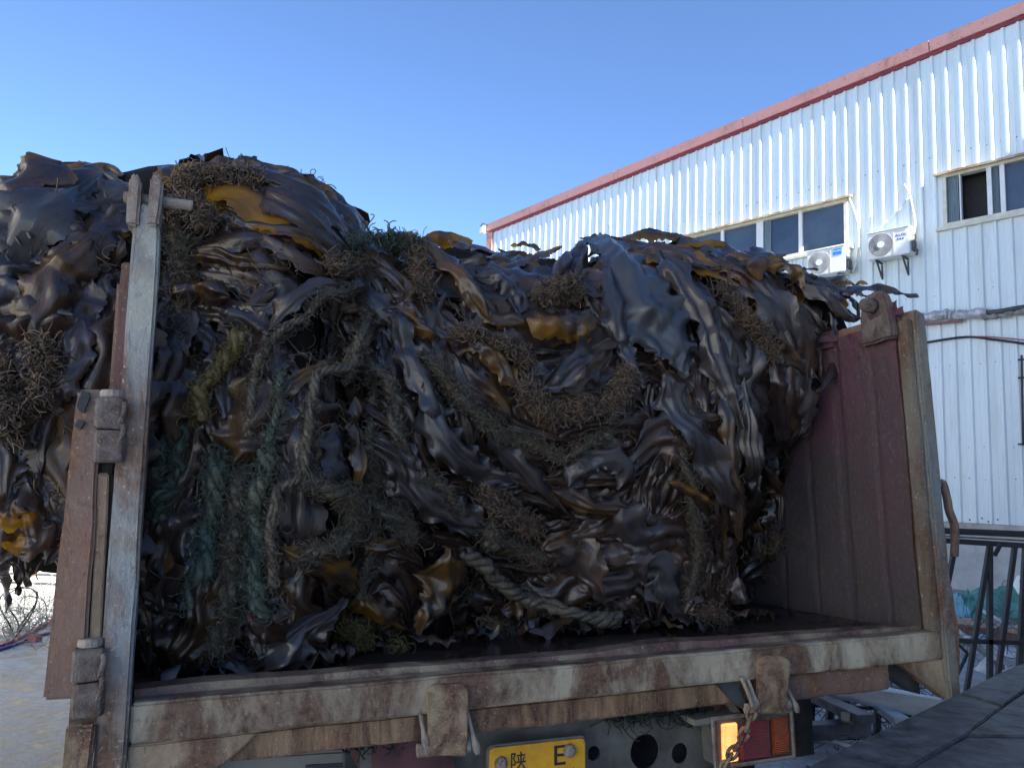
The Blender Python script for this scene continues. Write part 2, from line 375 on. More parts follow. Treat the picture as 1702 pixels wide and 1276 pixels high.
blue = plain('logo_blue', (0.02, 0.05, 0.22), 0.5, 0, 0, 5, 0); sblue = plain('sticker_blue', (0.01, 0.22, 0.75), 0.5, 0, 0, 5, 0)
ac, s0, s1, z0, z1, D = acunit((1341, 420), (1404, 450), "white outdoor air conditioner unit with blue sticker at the window's corner", True)
mb = MB(); sa, sb = s0 + (s1 - s0) * .70, s0 + (s1 - s0) * .93; mb.box((sa, D + .001, z1 - .17), (sb, D + .006, z1 - .04)); stk = obj('brand_sticker', mb, sblue, ac, xf=wx)
mb = textmesh('t', 'Leader', .062, None, None, lambda x, y, z: ((sa + sb) / 2 + x, D + .007 + z, z1 - .105 + y)); obj('lettering', mb, MAT['white'], stk, xf=wx)
ac, s0, s1, z0, z1, D = acunit((1441, 390), (1512, 420), "white outdoor air conditioner unit with round grey fan, right of the window", False)
sm = s0 + (s1 - s0) * .80
mb = textmesh('t', 'AUX', .085, None, None, lambda x, y, z: (sm + x * 1.25, D + .002 + z, z1 - .17 + y)); obj('logo_lettering', mb, blue, ac, xf=wx)
for i in range(3):
    mb = MB(); q = sm - .07 + i * .05
    mb.box((q, D + .001, z1 - .235), (q + .03, D + .003, z1 - .205)); obj('logo_mark', mb, blue, ac, xf=wx)
# hoses
def pathw(l, off): return [wall(*wp(u, v, off=off_), off_) for (u, v), off_ in zip(l, off)]
def smooth(pts, n=6):
    pts = [np.array(p, float) for p in pts]; out = []
    P_ = [2 * pts[0] - pts[1]] + pts + [2 * pts[-1] - pts[-2]]
    for i in range(1, len(P_) - 2):
        for k in range(n):
            t = k / n; a, b, c, d = P_[i-1:i+3]
            out.append(0.5 * ((2*b) + (-a+c)*t + (2*a-5*b+4*c-d)*t*t + (-a+3*b-3*c+d)*t**3))
    out.append(pts[-1]); return out
for l, lab, r in (([(1410, 325), (1424, 365), (1427, 400), (1424, 430), (1418, 452)], "cream hose running from window top corner down to the sticker air conditioner", .022),
               ([(1503, 307), (1512, 325), (1518, 352), (1521, 372), (1518, 392)], "cream hose from wall hole above the round-fan air conditioner", .02),
               ([(1508, 330), (1498, 345), (1470, 372), (1452, 392)], "thin white cable looping over the round-fan air conditioner", .010)):
    mb = MB(); mb.tube(smooth(pathw(l, [.1] + [.14] * (len(l) - 2) + [.2])), r, 6); tag(obj('hose', mb, MAT['cream'], smooth=True), lab, 'hose')
# pipe bundle and cable along the wall
foil = plain('foil_wrap', (0.45, 0.45, 0.46), 0.35, 0.3, 0.25, 9, 0.8, 0.03)
pb = empty('wrapped_pipe', wall(-4.3, 4.95), "foil-wrapped pipe running level along the white wall right of the truck", 'pipe')
l = [(1480, 533), (1540, 527), (1575, 522), (1590, 524), (1640, 519)]; mb = MB()
q = smooth(pathw(l, [.12] * 5), 8); mb.tube(q, [.09 + .02 * math.sin(i * 1.3) for i in range(len(q))], 10); obj('foil_sleeve', mb, foil, pb, cuts=1, jit=.014, sub=.03)
q = smooth(pathw([(1632, 520), (1660, 518), (1702, 511), (1760, 506)], [.12] * 4), 6); mb = MB(); mb.tube(q, .05, 8); obj('bare_pipe', mb, MAT['chassis'], pb)
mb = MB(); mb.tube([p - np.array([0, 0, .07]) for p in q], [.05 + .02 * math.sin(i * 1.7) for i in range(len(q))], 8); obj('rag_lagging', mb, plain('rag', (0.25, 0.24, 0.22), 0.9, 0, .3, 15, .6), pb, cuts=1, jit=.02, sub=.04)
mb = MB(); mb.tube(smooth(pathw([(1480, 533), (1540, 538), (1600, 533)], [.14] * 3), 5), .028, 6); obj('red_conduit', mb, plain('conduit_red', (0.25, 0.1, 0.1)), pb)
mb = MB(); mb.tube(smooth(pathw([(1480, 580), (1540, 569), (1605, 560), (1650, 564), (1702, 571), (1760, 580)], [.08] * 6), 6), .022, 6); tag(obj('cable', mb, MAT['black'], smooth=True), "thick black cable slung across the white wall under the wrapped pipe", 'cable')
mb = MB(); mb.tube(smooth(pathw([(1608, 559), (1650, 560), (1702, 565), (1760, 572)], [.09] * 4), 6), .010, 6); tag(obj('cable', mb, plain('cable_red', (0.45, 0.05, 0.08)), smooth=True), "thin red cable slung across the white wall beside the black cable", 'cable')
# floodlight on roof corner
fl = empty('floodlight', wall(S0 - .1, roofz(S0) - .3, .2), "small pale floodlight fixed on the warehouse's far roof corner", 'lamp')
c = wp(806, 381, off=.15); mb = MB(); mb.box((c[0] - .17, .13, c[1] - .16), (c[0] + .05, .25, c[1] + .10)); obj('lamp_body', mb, MAT['cream'], fl, xf=wx, bevel=.03)
mb = MB(); mb.tube([(c[0] - .19, .2, c[1] + .10), (c[0] - .05, .2, c[1] + .2), (c[0] + .12, .1, c[1] + .12)], .02, 6); obj('mounting_arm', mb, MAT['darkgrey'], fl, xf=wx)
# grille on wall far right
gp = empty('wall_bracket', wall(-3.5, 3.0), "black iron bracket bars on the white wall at the photo's right edge", 'bracket')
mb = MB()
for u in (1698, 1706):
    a = wp(u, 590, .15); b = wp(u + 3, 740, .15); mb.bar((a[0], .15, a[1]), (b[0], .15, b[1]), .03)
for v in (598, 628, 738): a = wp(1692, v, .15); mb.bar((a[0], .15, a[1]), (a[0] + .5, .15, a[1]), .03)
obj('bars', mb, MAT['black'], gp, xf=wx)
# tall wing that shades the yard
MAT['wing'] = plain('wing_wall', (0.50, 0.52, 0.54), 0.6, 0, .08, 1, .1)
wg = empty('tall_warehouse', wall(12, 0, 15), "tall pale warehouse standing behind the camera to the right of the yard", 'building')
HW = 7.08 + 1.55 + 0.742 * (6.0 + 3.48)
def hw(o): return HW - (HW - 10.7) * o / 14 if o < 14 else 10.7 - (o - 14) * .1  # height falls outward and stops short, letting sun into the yard behind
for o0, o1 in ((-14, 0), (0, 14), (14, 18)):
    ha, hb = (HW, HW) if o1 == 0 else (hw(o0), hw(o1))
    mb = MB(); mb.hexa([(6.01,o0,0),(20,o0,0),(20,o1,0),(6.01,o1,0),(6.01,o0,ha),(20,o0,ha),(20,o1,hb),(6.01,o1,hb)]); obj('wall', mb, MAT['wing'], wg, xf=wx)
for k in range(2):
    mb = MB(); mb.box((5.94, 3 + k * 6, 6.5), (6.0, 6.5 + k * 6, 7.9)); obj('window', mb, gl, wg, xf=wx)

yb_ = empty('bounce_shed', np.array([-9.0, -9.0, 0]), "long white shed on the yard's left side, behind the camera", 'shed')  # unseen shed added for the fill light off its sunlit wall
obj('wall', MB().box((-15, -26, 0), (-9, 3.4, 9)), plain('bounce_shed_wall', (.78, .75, .68), .7, 0, .05, 1, .1), yb_)
obj('roof', MB().box((-15.2, -26.2, 9.002), (-8.8, 3.6, 9.3)), MAT['red'], yb_)
for k in range(4): obj('window', MB().box((-9.001, -24 + k * 7, 1.2), (-8.95, -21 + k * 7, 2.5)), gl, yb_)
# ------------------------------------------------------------------ truck
TE = Matrix([list(r) for r in RTW]).to_4x4(); TE.translation = Vector(t2w(BASE))
tr = empty('flatbed_truck', None, "old rusty truck with open rear gate, its bed loaded with wet kelp", 'truck', mat=TE); tr['_truck'] = 1
def T(name, mb, mat, parent=tr, **k): return obj(name, mb, MAT[mat] if isinstance(mat, str) else mat, parent, space='T', **k)
def xz(u, v, y=0.0): p = tp(u, v, y=y); return p[0], p[2]
# floor
mf, N, L, P = newmat('wet_floor')
a = noisetex(N, L, 5, 8, .7, stretch=(.3, 1, 1)); L.new(ramp(N, L, a, [(.35, (.012, .009, .008)), (.6, (.035, .022, .018)), (.75, (.06, .04, .03))]), P.inputs['Base Color'])
L.new(ramp(N, L, noisetex(N, L, 3, 5), [(.4, g(.12)), (.65, g(.5))]), P.inputs['Roughness']); bump(N, L, P, a, .3, .01)
mb = MB(); mb.box((-.09, .115, -.06), (2.33, 4.3, -.004)); T('load_floor', mb, mf)
# raised irregular lip + step
n = 60; mb = MB(); vs_ = []; fs_ = []
for i in range(n + 1):
    x = 2.33 * i / n; h = .016 + .003 * math.sin(x * 5) + .004 * noise.noise(Vector((x * 4, 0, 0))); d = .10 + .012 * noise.noise(Vector((x * 3, 5, 0)))
    if 1.15 < x < 1.5: h += .007 * math.sin((x - 1.15) / .35 * math.pi)
    for (y, z) in ((.012, .0), (.045, .002), (.05, h), (d, h + .003), (d + .02, -.02)): vs_.append((x, y, z))
for i in range(n):
    for k in range(4): fs_.append((i*5+k, i*5+k+1, i*5+k+6, i*5+k+5))
mb.add(vs_, fs_); T('floor_lip', mb, 'lip')
# rear beam
mb = MB(); mb.box((-.09, .03, -.1), (-.0, .116, -.003)); T('floor_corner', mb, 'lip')
mb = MB(); mb.box((-.0, -.012, -.085), (2.344, .04, -.001)); T('rear_beam', mb, 'beam', bevel=.006, cuts=4, jit=.0035, sub=.03)
mb = MB(); mb.box((.2, .012, -.150), (1.62, .10, -.087)); T('lower_beam', mb, 'beamlow', bevel=.006, cuts=4, jit=.003, sub=.04)
mb = MB(); mb.box((1.64, .02, -.165), (2.15, .10, -.087)); T('lower_beam', mb, 'rustpost', bevel=.006, cuts=4, jit=.003, sub=.04)
mb = MB(); mb.prism([(0, -.006, -.086), (.27, -.006, -.086), (.25, -.006, -.10), (0.05, -.006, -.26), (0, -.006, -.27)], (0, .03, 0)); T('corner_gusset', mb, 'gusset', bevel=.004, cuts=3, jit=.003, sub=.03)
mb = MB(); mb.prism([(2.345, -.006, -.086), (2.345, -.006, -.205), (2.33, -.006, -.20), (2.17, -.006, -.09), (2.16, -.006, -.086)], (0, .03, 0)); T('corner_gusset', mb, 'gusset', bevel=.004, cuts=3, jit=.003, sub=.03)
mb = MB(); mb.prism([(2.30, .05, -.086), (2.30, .05, -.20), (2.12, .05, -.10), (1.9, .05, -.10), (1.9, .05, -.086)], (0, .06, 0)); T('inner_brace', mb, 'chassis')
# left post
zt = xz(262, 345)[1]
mb = MB(); mb.prism([(-.064, -.03, -.36), (-.002, -.03, -.36), (-.002, -.03, zt - .07), (-.016, -.03, zt - .01), (-.048, -.03, zt), (-.060, -.03, zt - .03)], (0, .055, 0)); lp = T('rear_post', mb, 'post', bevel=.006, cuts=4, jit=.0028, sub=.05)
mb = MB(); mb.box((-.086, .035, xz(200, 655)[1]), (-.055, .09, zt - .13)); T('post_flange', mb, rusty('flange_rust', (.11, .06, .05), (.09, .05, .045), (.14, .07, .045), .4, 7), bevel=.004, cuts=2, jit=.003, sub=.05)
mb = MB(); mb.box((-.122, .03, -.1), (-.075, .09, xz(200, 765)[1])); T('post_flange', mb, plain('dark_channel', (.06, .045, .04), .6), bevel=.004)
# lugs at the top
for u, dx in ((228, .0), (262, .0)):
    x, z = xz(u, 318); mb = MB(); mb.prism([(x - .014, -.045, z - .1), (x + .012, -.045, z - .1), (x + .014, -.045, z + .01), (x, -.045, z + .032), (x - .014, -.045, z + .015)], (0, .06, 0)); T('hinge_lug', mb, 'hinge', bevel=.006, cuts=3, jit=.003, sub=.02)
mb = MB(); x, z = xz(222, 332); mb.tube([(x - .02, -.01, z), (x + .13, -.01, z - .002)], .013, 10); T('hinge_pin', mb, 'hinge', bevel=.002, cuts=1, jit=.002, sub=.02)
# left gate leaf, swung open, seen on edge
a, b = xz(128, 648, -.02), xz(70, 1165, -.02)
y0, y1 = -.02, .04
lf = MB(); w = .070
tl, bl = a, b
lf.hexa([(bl[0], y0, bl[1]), (bl[0]+w+.006, y0, bl[1]-.0), (bl[0]+w+.006, 1.15, bl[1]), (bl[0], 1.15, bl[1]), (tl[0], y0, tl[1]), (tl[0]+w-.02, y0, tl[1]+.004), (tl[0]+w-.02, 1.15, tl[1]+.004), (tl[0], 1.15, tl[1])])
gate = T('open_gate', lf, 'rustpost', bevel=.006, cuts=4, jit=.0035, sub=.07)
mb = MB()
mb.hexa([(bl[0]+w+.008, y0+.008, bl[1]+.09), (bl[0]+w+.030, y0+.008, bl[1]+.09), (bl[0]+w+.030, .2, bl[1]+.09), (bl[0]+w+.008, .2, bl[1]+.09), (tl[0]+w-.018, y0+.008, tl[1]-.18), (tl[0]+w+.004, y0+.008, tl[1]-.18), (tl[0]+w+.004, .2, tl[1]-.18), (tl[0]+w-.018, .2, tl[1]-.18)])
T('gate_edge', mb, 'gusset', parent=gate, bevel=.003, cuts=2, jit=.002, sub=.05)
mb = MB()
for (u, v, w_, h_) in ((139, 667, .010, .05), (133, 705, .008, .02)):
    x, z = xz(u, v, -.025); ring = [(x + w_ * (math.cos(t) + .3 * math.sin(3 * t)), -.031, z + h_ * .5 * math.sin(t)) for t in np.linspace(0, 2 * math.pi, 15)[:-1]]; mb.prism(ring, (0, .01, 0))
T('rust_hole', mb, 'black', parent=gate)
# hinges
for (u0, v0, u1, v1) in ((157, 660, 196, 768), (122, 1078, 158, 1193)):
    a = xz((u0 + u1) / 2 + 4, v0, -.045); b = xz((u0 + u1) / 2 - 2, v1, -.045); mid = ((a[0] + b[0]) / 2, (a[1] + b[1]) / 2 + .0)
    def rbox(c, zt1, zb1, w): 
        ring = []
        for cx1, cy1, a0 in ((w*.55, -w*.6, 270), (w*.55, w*.6, 0), (-w*.55, w*.6, 90), (-w*.55, -w*.6, 180)):
            for t in (0, 30, 60, 90): th = math.radians(a0 + t); ring.append((c + cx1 + w * .42 * math.cos(th), -.02 + cy1 + w * .35 * math.sin(th), zb1))
        return MB().prism(ring, (0, 0, zt1 - zb1))
    hp = T('gate_hinge', rbox(a[0] + .004, a[1], mid[1] + .002, .031), 'hingeb', bevel=.003, cuts=4, jit=.003, sub=.02)
    T('lower_barrel', rbox(b[0] + .006, mid[1] - .002, b[1], .032), 'hingeb', parent=hp, bevel=.003, cuts=4, jit=.003, sub=.02)
    for zq in (mid[1] + .012, a[1] - .01): T('weld_bead', MB().tube([(a[0] + .032 + .003 * math.sin(i), -.052, zq - i * .009) for i in range(6)], .006, 6), 'hingeb', parent=hp)
    hx = MB(); hx.tube([(a[0] + .004, -.02, a[1] + .001), (a[0] + .004, -.02, a[1] + .018)], .026, 14); T('hinge_pin', hx, 'hinge', parent=hp, bevel=.002)
# hooks under lower hinge
for k, (u, dz) in enumerate(((128, 0), (146, .01))):
    x, z = xz(u, 1200, -.03); mb = MB(); mb.prism([(x - .018, -.05, z), (x + .016, -.05, z), (x + .012, -.05, z - .08), (x + .016, -.05, z - .135), (x - .004, -.05, z - .15), (x - .02, -.05, z - .10)], (0, .03, 0)); T('hook', mb, 'bracket', bevel=.006, cuts=2, jit=.003, sub=.02)
# side walls
def board_mat():
    m, N, L, P = newmat('side_board')
    a = noisetex(N, L, 2.2, 6, .6); b = noisetex(N, L, 95, 7, .8, stretch=(1, 1, .6)); c = noisetex(N, L, 9, 8, .7, stretch=(1, 1, .3))
    tc = N.new("ShaderNodeTexCoord"); sx = N.new("ShaderNodeSeparateXYZ"); L.new(tc.outputs['Object'], sx.inputs[0])
    ad = N.new("ShaderNodeMath"); ad.operation = 'MULTIPLY_ADD'; ad.inputs[1].default_value = .55; L.new(sx.outputs['Z'], ad.inputs[0]); 
    ad2 = N.new("ShaderNodeMath"); ad2.operation = 'MULTIPLY_ADD'; L.new(a, ad2.inputs[0]); ad2.inputs[1].default_value = 1.2; ad2.inputs[2].default_value = -1.02; L.new(ad2.outputs[0], ad.inputs[2])
    col = mix(N, L, ramp(N, L, ad.outputs[0], [(.30, g(0)), (.62, g(1))]), (.050, .042, .045), (.085, .027, .045))
    col = mix(N, L, ramp(N, L, c, [(.45, g(0)), (.62, g(.7))]), col, (.06, .045, .04))
    col = mix(N, L, ramp(N, L, b, [(.52, g(0)), (.68, g(.6))]), col, (.17, .14, .14))
    L.new(col, P.inputs['Base Color']); P.inputs['Roughness'].default_value = .6; bump(N, L, P, b, .9, .008); return m
MAT['board'] = board_mat()
zr = 1.055; bm_ = MB()
ys = [.04]; vs_ = []; fs_ = []
yy = np.arange(.04, 4.31, .02); zz = np.arange(-.02, zr + .001, .03)
seams = [.155, .315, .335, .50, .68, .9, 1.15, 1.5, 2.0, 2.6, 3.2]
for y in yy:
    for z in zz:
        dd = min(abs(y - q ) for q in seams); x = 2.32 + .006 * noise.noise(Vector((0, y * 7, z * 7))) + (.004 if dd < .008 else 0) + .005 * noise.noise(Vector((1, y * 2, z * 2)))
        if z > .75: x -= .012 * abs(noise.noise(Vector((3, y * 22, z * 22)))) * min(1, (z - .75) * 4)
        vs_.append((x, y, z))
nzz = len(zz)
for i in range(len(yy) - 1):
    for k in range(nzz - 1): fs_.append((i*nzz+k, i*nzz+k+1, (i+1)*nzz+k+1, (i+1)*nzz+k))
mb = MB(); mb.add(vs_, fs_); T('side_wall', mb, 'board')
mb = MB(); mb.box((2.335, .04, -.05), (2.37, 4.3, zr + .005)); T('side_wall', mb, 'rustpost')
mb = MB(); mb.box((-.10, .10, .0), (-.055, 4.3, .95)); T('side_wall', mb, 'rustpost')
mb = MB(); mb.box((-.1, 4.32, -.1), (2.37, 4.37, 1.2)); T('front_wall', mb, 'rustpost')
# right post
mb = MB(); mb.prism([(2.345, -.025, -.21), (2.392, -.025, -.195), (2.394, -.025, 1.05), (2.352, -.025, 1.065), (2.345, -.025, 1.04)], (0, .06, 0)); T('rear_post', mb, rusty('right_post_paint', (.17, .16, .125), (.12, .145, .155), (.15, .085, .055), .5, 6), bevel=.005, cuts=4, jit=.003, sub=.05)
mb = MB(); mb.box((2.323, -.012, .0), (2.343, .036, 1.03)); T('post_inner_flange', mb, rusty('right_flange', (.15, .135, .11), (.13, .12, .105), (.12, .07, .045), .5, 6), bevel=.003, cuts=3, jit=.003, sub=.05)
# lumps + lug with pin on right wall
def teardrop(y, z): return [(2.29, y - .075, z - .13), (2.29, y - .062, z - .01), (2.29, y - .045, z + .035), (2.29, y - .02, z + .05), (2.29, y + .02, z + .052), (2.29, y + .05, z + .03), (2.29, y + .066, z - .01), (2.29, y + .08, z - .13)]
p = tp(1452, 508, x=2.29); lz = p[2]; ly = p[1]
mb = MB(); mb.prism(teardrop(ly, lz), (.03, 0, 0)); lg = T('wall_lug', mb, 'hingeb', bevel=.008, cuts=3, jit=.004, sub=.03)
mb = MB(); mb.tube([(2.24, ly + .0, lz), (2.252, ly, lz), (2.29, ly, lz)], [.016, .026, .028], 14); T('lug_pin', mb, 'hingeb', parent=lg, bevel=.004, cuts=1, jit=.003, sub=.02, smooth=True)
mb = MB(); mb.box((2.295, .0, 1.02), (2.35, .15, 1.10)); T('wall_cap', mb, 'board', bevel=.03, cuts=4, jit=.012, sub=.02)
mb = MB(); mb.box((2.285, .30, 1.0), (2.335, .95, 1.06)); T('top_rail', mb, 'board', bevel=.02, cuts=4, jit=.010, sub=.03)
# latch handle outside right post
x, z = xz(1562, 803)
mb = MB(); mb.tube(smooth([(x - .02, .0, z - .01), (x + .012, .0, z + .0), (x + .026, .0, z - .05), (x + .030, .0, z - .09), (x + .046, .0, z - .13), (x + .046, .0, z - .17), (x + .034, .0, z - .24)]), .0135, 10); T('latch_handle', mb, rusty('latch', (.2, .13, .1), (.15, .14, .12), (.13, .07, .06), .5, 20), smooth=True)
mb = MB(); mb.tube([(2.405, .005, -.16), (2.412, .005, .0), (2.408, .005, .14)], [.012, .02, .012], 8); T('latch_rod', mb, 'rustpost', bevel=0, cuts=2, jit=.004, sub=.03)
# tailgate catches on the beam
def catch(u0, u1, v0, v1, yq=-.03):
    a = xz(u0, v0, yq); b = xz(u1, v0, yq); c = xz(u1 - 4, v1, yq); d = xz(u0 - 2, v1, yq); r = .014
    mb = MB(); mb.prism([(d[0], yq, d[1]), (c[0], yq, c[1]), (c[0], yq, c[1] + .02), (b[0], yq, b[1] - r), (b[0] - r, yq, b[1]), (a[0] + r, yq, a[1]), (a[0], yq, a[1] - r)], (0, .022, 0))
    k = T('tailgate_catch', mb, 'bracket', bevel=.004, cuts=5, jit=.0035, sub=.015)
    for uu, dv in ((u0 - 14, 30), (u1 + 2, 48)):
        p0 = xz(uu, v0 + dv, yq); p1 = xz(uu + 14, v1 - 2, yq); mid = ((p0[0] + p1[0]) / 2 - .002, yq + .012, (p0[1] + p1[1]) / 2)
        mb = MB(); mb.tube(smooth([(p0[0], yq + .03, p0[1]), mid, (p1[0], yq + .01, p1[1])]), [.005] * 7 + [.006, .008, .010, .010, .009, .006][:6], 8); T('lever_rod', mb, 'hinge', parent=k)
    mb = MB(); p1 = xz(u0 - 16, v1 - 5, yq); p2 = xz(u1 + 4, v1 - 14, yq); mb.tube([(p1[0], yq + .02, p1[1]), (p2[0], yq + .02, p2[1])], .016, 10); T('pivot_pin', mb, 'hinge', parent=k)
catch(713, 780, 1137, 1256); catch(1264, 1314, 1091, 1186)
# hanging chain beside right catch
ch = empty('chain', t2w(tp(1240, 1220, y=-.05)), "short rusty chain hanging in front of the lit tail light", 'chain')
pts = [tp(u, v, y=-.03) for u, v in ((1232, 1125), (1243, 1150), (1252, 1175), (1247, 1192), (1240, 1212), (1232, 1228), (1222, 1244), (1214, 1256), (1206, 1270), (1202, 1284))]
for i, (a, b) in enumerate(zip(pts[2:], pts[3:])):
    c = (a + b) / 2; d = nz(b - a); sd = np.array([.6, .8, 0]) if i % 2 else np.array([.8, -.6, 0]); sd = nz(sd - d * sd.dot(d)); L_ = .021
    ring = [c + d * math.cos(t) * L_ + sd * math.sin(t) * .012 for t in np.linspace(0, 2 * math.pi, 15)]
    mb = MB(); mb.tube(ring, .0052, 6, False); obj('link', mb, MAT['bracket'], ch, xf=lambda p: t2w(p), smooth=True)
mb = MB(); mb.tube(smooth(pts[:3]), .006, 6); obj('link', mb, MAT['hinge'], ch, xf=lambda p: t2w(p), smooth=True)
mb = MB(); a = tp(1215, 1130, y=.0); b = tp(1248, 1190, y=.0); mb.prism([tp(1185, 1128, y=.0), tp(1222, 1128, y=.0), tp(1250, 1185, y=.0), tp(1222, 1170, y=.0)], (0, .02, 0)); T('catch_plate', mb, 'chassis', bevel=.003)
# chassis: big dark cross plate with holes
yc = .16
def plate_holes(poly_uv, holes, y, th, name, mat):
    """flat plate with real round holes, built on a fine grid"""
    P0 = [xz(u, v, y) for u, v in poly_uv]; x0 = min(p[0] for p in P0); x1 = max(p[0] for p in P0)
    H = [(*xz(u, v, y), r) for u, v, r in holes]; st = .008
    zt_ = lambda x: P0[0][1] + (P0[1][1] - P0[0][1]) * (x - P0[0][0]) / (P0[1][0] - P0[0][0]); zb_ = -.62
    mb = MB(); xs = np.arange(x0, x1, st); idx = {}
    def vid(i, k, x, z):
        for hx, hz, r in H:
            d = math.hypot(x - hx, z - hz)
            if abs(d - r) < st * .75: x = hx + (x - hx) / d * r; z = hz + (z - hz) / d * r
        if (i, k) not in idx: idx[(i, k)] = len(mb.v); mb.v.append((x, y, z))
        return idx[(i, k)]
    for i in range(len(xs) - 1):
        zt2 = zt_(xs[i]); nk = int((zt2 - zb_) / st)
        for k in range(nk):
            z = zb_ + k * st; cx_, cz_ = xs[i] + st / 2, z + st / 2
            if any(math.hypot(cx_ - hx, cz_ - hz) < r for hx, hz, r in H): continue
            mb.f.append(tuple(vid(i + a, k + b, xs[i] + a * st, z + b * st) for a, b in ((0, 0), (1, 0), (1, 1), (0, 1))))
    o = T(name, mb, mat); md = o.modifiers.new('th', 'SOLIDIFY'); md.thickness = th; md.offset = 1; return o
plate_holes([(600, 1190), (1195, 1150)], [(1070, 1247, .048), (1128, 1250, .029), (985, 1250, .02)], yc, .008, 'cross_member', 'chassis_grey')
mb = MB(); mb.prism([(*xz(808, 1180, .1),), (*xz(945, 1166, .1),), (*xz(930, 1204, .1),), (*xz(812, 1218, .1),)] and [(xz(808, 1178, .12)[0], .12, xz(808, 1178, .12)[1]), (xz(955, 1166, .12)[0], .12, xz(955, 1166, .12)[1]), (xz(925, 1208, .12)[0], .12, xz(925, 1208, .12)[1]), (xz(812, 1216, .12)[0], .12, xz(812, 1216, .12)[1])], (0, .02, 0)); T('tow_bracket', mb, 'chassis_grey', bevel=.004)
mb = MB(); mb.box((.1, .5, -.5), (2.25, .56, -.09)); T('chassis_panel', mb, 'chassis')  # dark sheet added to keep the space under the bed dark
mb = MB(); mb.box((.55, .1, -.30), (.75, 4.2, -.14)); mb.box((1.55, .1, -.30), (1.75, 4.2, -.14)); T('chassis_rail', mb, 'chassis_red')
for x, y in ((.3, 1.4), (2.05, 1.4)):
    mb = MB(); mb.tube([(x - .28, y, -.64), (x - .26, y, -.64), (x + .26, y, -.64), (x + .28, y, -.64)], [.40, .47, .47, .40], 28); T('wheel', mb, 'black')
mb = MB(); mb.tube([(.3, 1.4, -.64), (2.05, 1.4, -.64)], .09, 12); T('axle', mb, 'chassis')
mb = MB(); mb.box((.0, 4.6, -.7), (2.3, 6.4, 1.5)); T('cab', mb, plain('cab_blue', (.05, .12, .3), .4), bevel=.08)
for x in (.15, 2.15):
    mb = MB(); mb.tube([(x - .13, 5.4, -.64), (x - .11, 5.4, -.64), (x + .11, 5.4, -.64), (x + .13, 5.4, -.64)], [.40, .47, .47, .40], 28); T('wheel', mb, 'black')
# left underrun bar
def uvpoly(l, y): return [tp(u, v, y=y) for u, v in l]
mb = MB(); mb.prism(uvpoly([(240, 1266), (574, 1246), (574, 1290), (240, 1310)], .08), (0, .05, 0)); T('underrun_bar', mb, 'bar', bevel=.006)
mb = MB(); mb.prism(uvpoly([(508, 1271), (570, 1268), (570, 1282), (508, 1284)], .075), (0, .006, 0)); T('bar_slot', mb, 'black')
mb = MB(); mb.prism(uvpoly([(490, 1212), (508, 1214), (520, 1250), (505, 1256)], .09), (0, .02, 0)); T('bar_brace', mb, 'bar')
mb = MB(); mb.prism(uvpoly([(300, 1215), (420, 1210), (415, 1262), (285, 1268)], .2), (0, .02, 0)); T('red_mudguard', mb, 'chassis_red')
mb = MB(); mb.prism(uvpoly([(440, 1215), (480, 1213), (480, 1256), (445, 1258)], .19), (0, .05, 0)); T('support_block', mb, 'chassis_grey')
mb = MB(); mb.prism(uvpoly([(1155, 1140), (1215, 1135), (1205, 1195), (1165, 1200)], .12), (0, .02, 0)); T('red_mudguard', mb, 'chassis_red')
# number plate
yel, N, L, P = newmat('plate_yellow')
a = noisetex(N, L, 12, 8, .7); b = noisetex(N, L, 45, 6, .7)
col = ramp(N, L, a, [(.3, (.42, .20, .02)), (.6, (.62, .33, .02)), (.8, (.66, .36, .03))]); col = mix(N, L, ramp(N, L, b, [(.62, g(0)), (.7, g(.6))]), col, (.12, .07, .03))
L.new(col, P.inputs['Base Color']); P.inputs['Roughness'].default_value = .45
yp = .085
q = [tp(814, 1243, y=yp), tp(972, 1226, y=yp)]; ang = math.atan2(q[1][2] - q[0][2], q[1][0] - q[0][0]); pw = q[1][0] - q[0][0]
def pl(x, z, d=0): return (q[0][0] + x * math.cos(ang) + z * math.sin(ang), yp - d, q[0][2] + x * math.sin(ang) - z * math.cos(ang))
def rrect(x0, z0, x1, z1, r, d):
    o = []
    for cx_, cz_, a0 in ((x0 + r, z0 + r, 180), (x1 - r, z0 + r, 270), (x1 - r, z1 - r, 0), (x0 + r, z1 - r, 90)):
        for t in range(0, 91, 30): th = math.radians(a0 + t); o.append(pl(cx_ + r * math.cos(th), cz_ + r * math.sin(th), d))
    return o
ph = pw * .62
mb = MB(); mb.prism(rrect(0, 0, pw, ph, .012, 0), (0, .006, 0)); npl = T('number_plate', mb, yel)
mb = MB(); mb.prism(rrect(-.006, -.006, pw + .006, ph + .006, .015, -.007), (0, .006, 0)); T('plate_backing', mb, 'chassis_grey', parent=npl)
for x, z in ((.155, .10), (.87, .06)):
    mb = MB(); c = pl(pw * x - .012, pw * z + .010); mb.tube([(c[0], yp - .002, c[2]), (c[0], yp - .012, c[2]), (c[0], yp - .018, c[2])], [.018, .016, .009], 12); T('bolt', mb, 'hinge', parent=npl, cuts=1, jit=.002, sub=.01)
blk = plain('plate_black', (.02, .02, .02), .5, 0, 0, 5, 0)
mb = textmesh('t', 'E', .072, None, None, lambda x, y, z: pl(pw * .72 + x * 1.15, .060 - y, .001 + z)); T('letter', mb, blk, parent=npl)
mb = textmesh('t', '\u9655', .048, None, None, lambda x, y, z: pl(pw * .29 + x, .056 - y, .001 + z)); T('character', mb, blk, parent=npl)
for ch_, xx in (('0', .50), ('7', .70), ('1', .87)):
    mb = textmesh('t', ch_, .075, None, None, lambda x, y, z: pl(pw * xx + x, .122 - y, .001 + z)); T('digit', mb, blk, parent=npl)
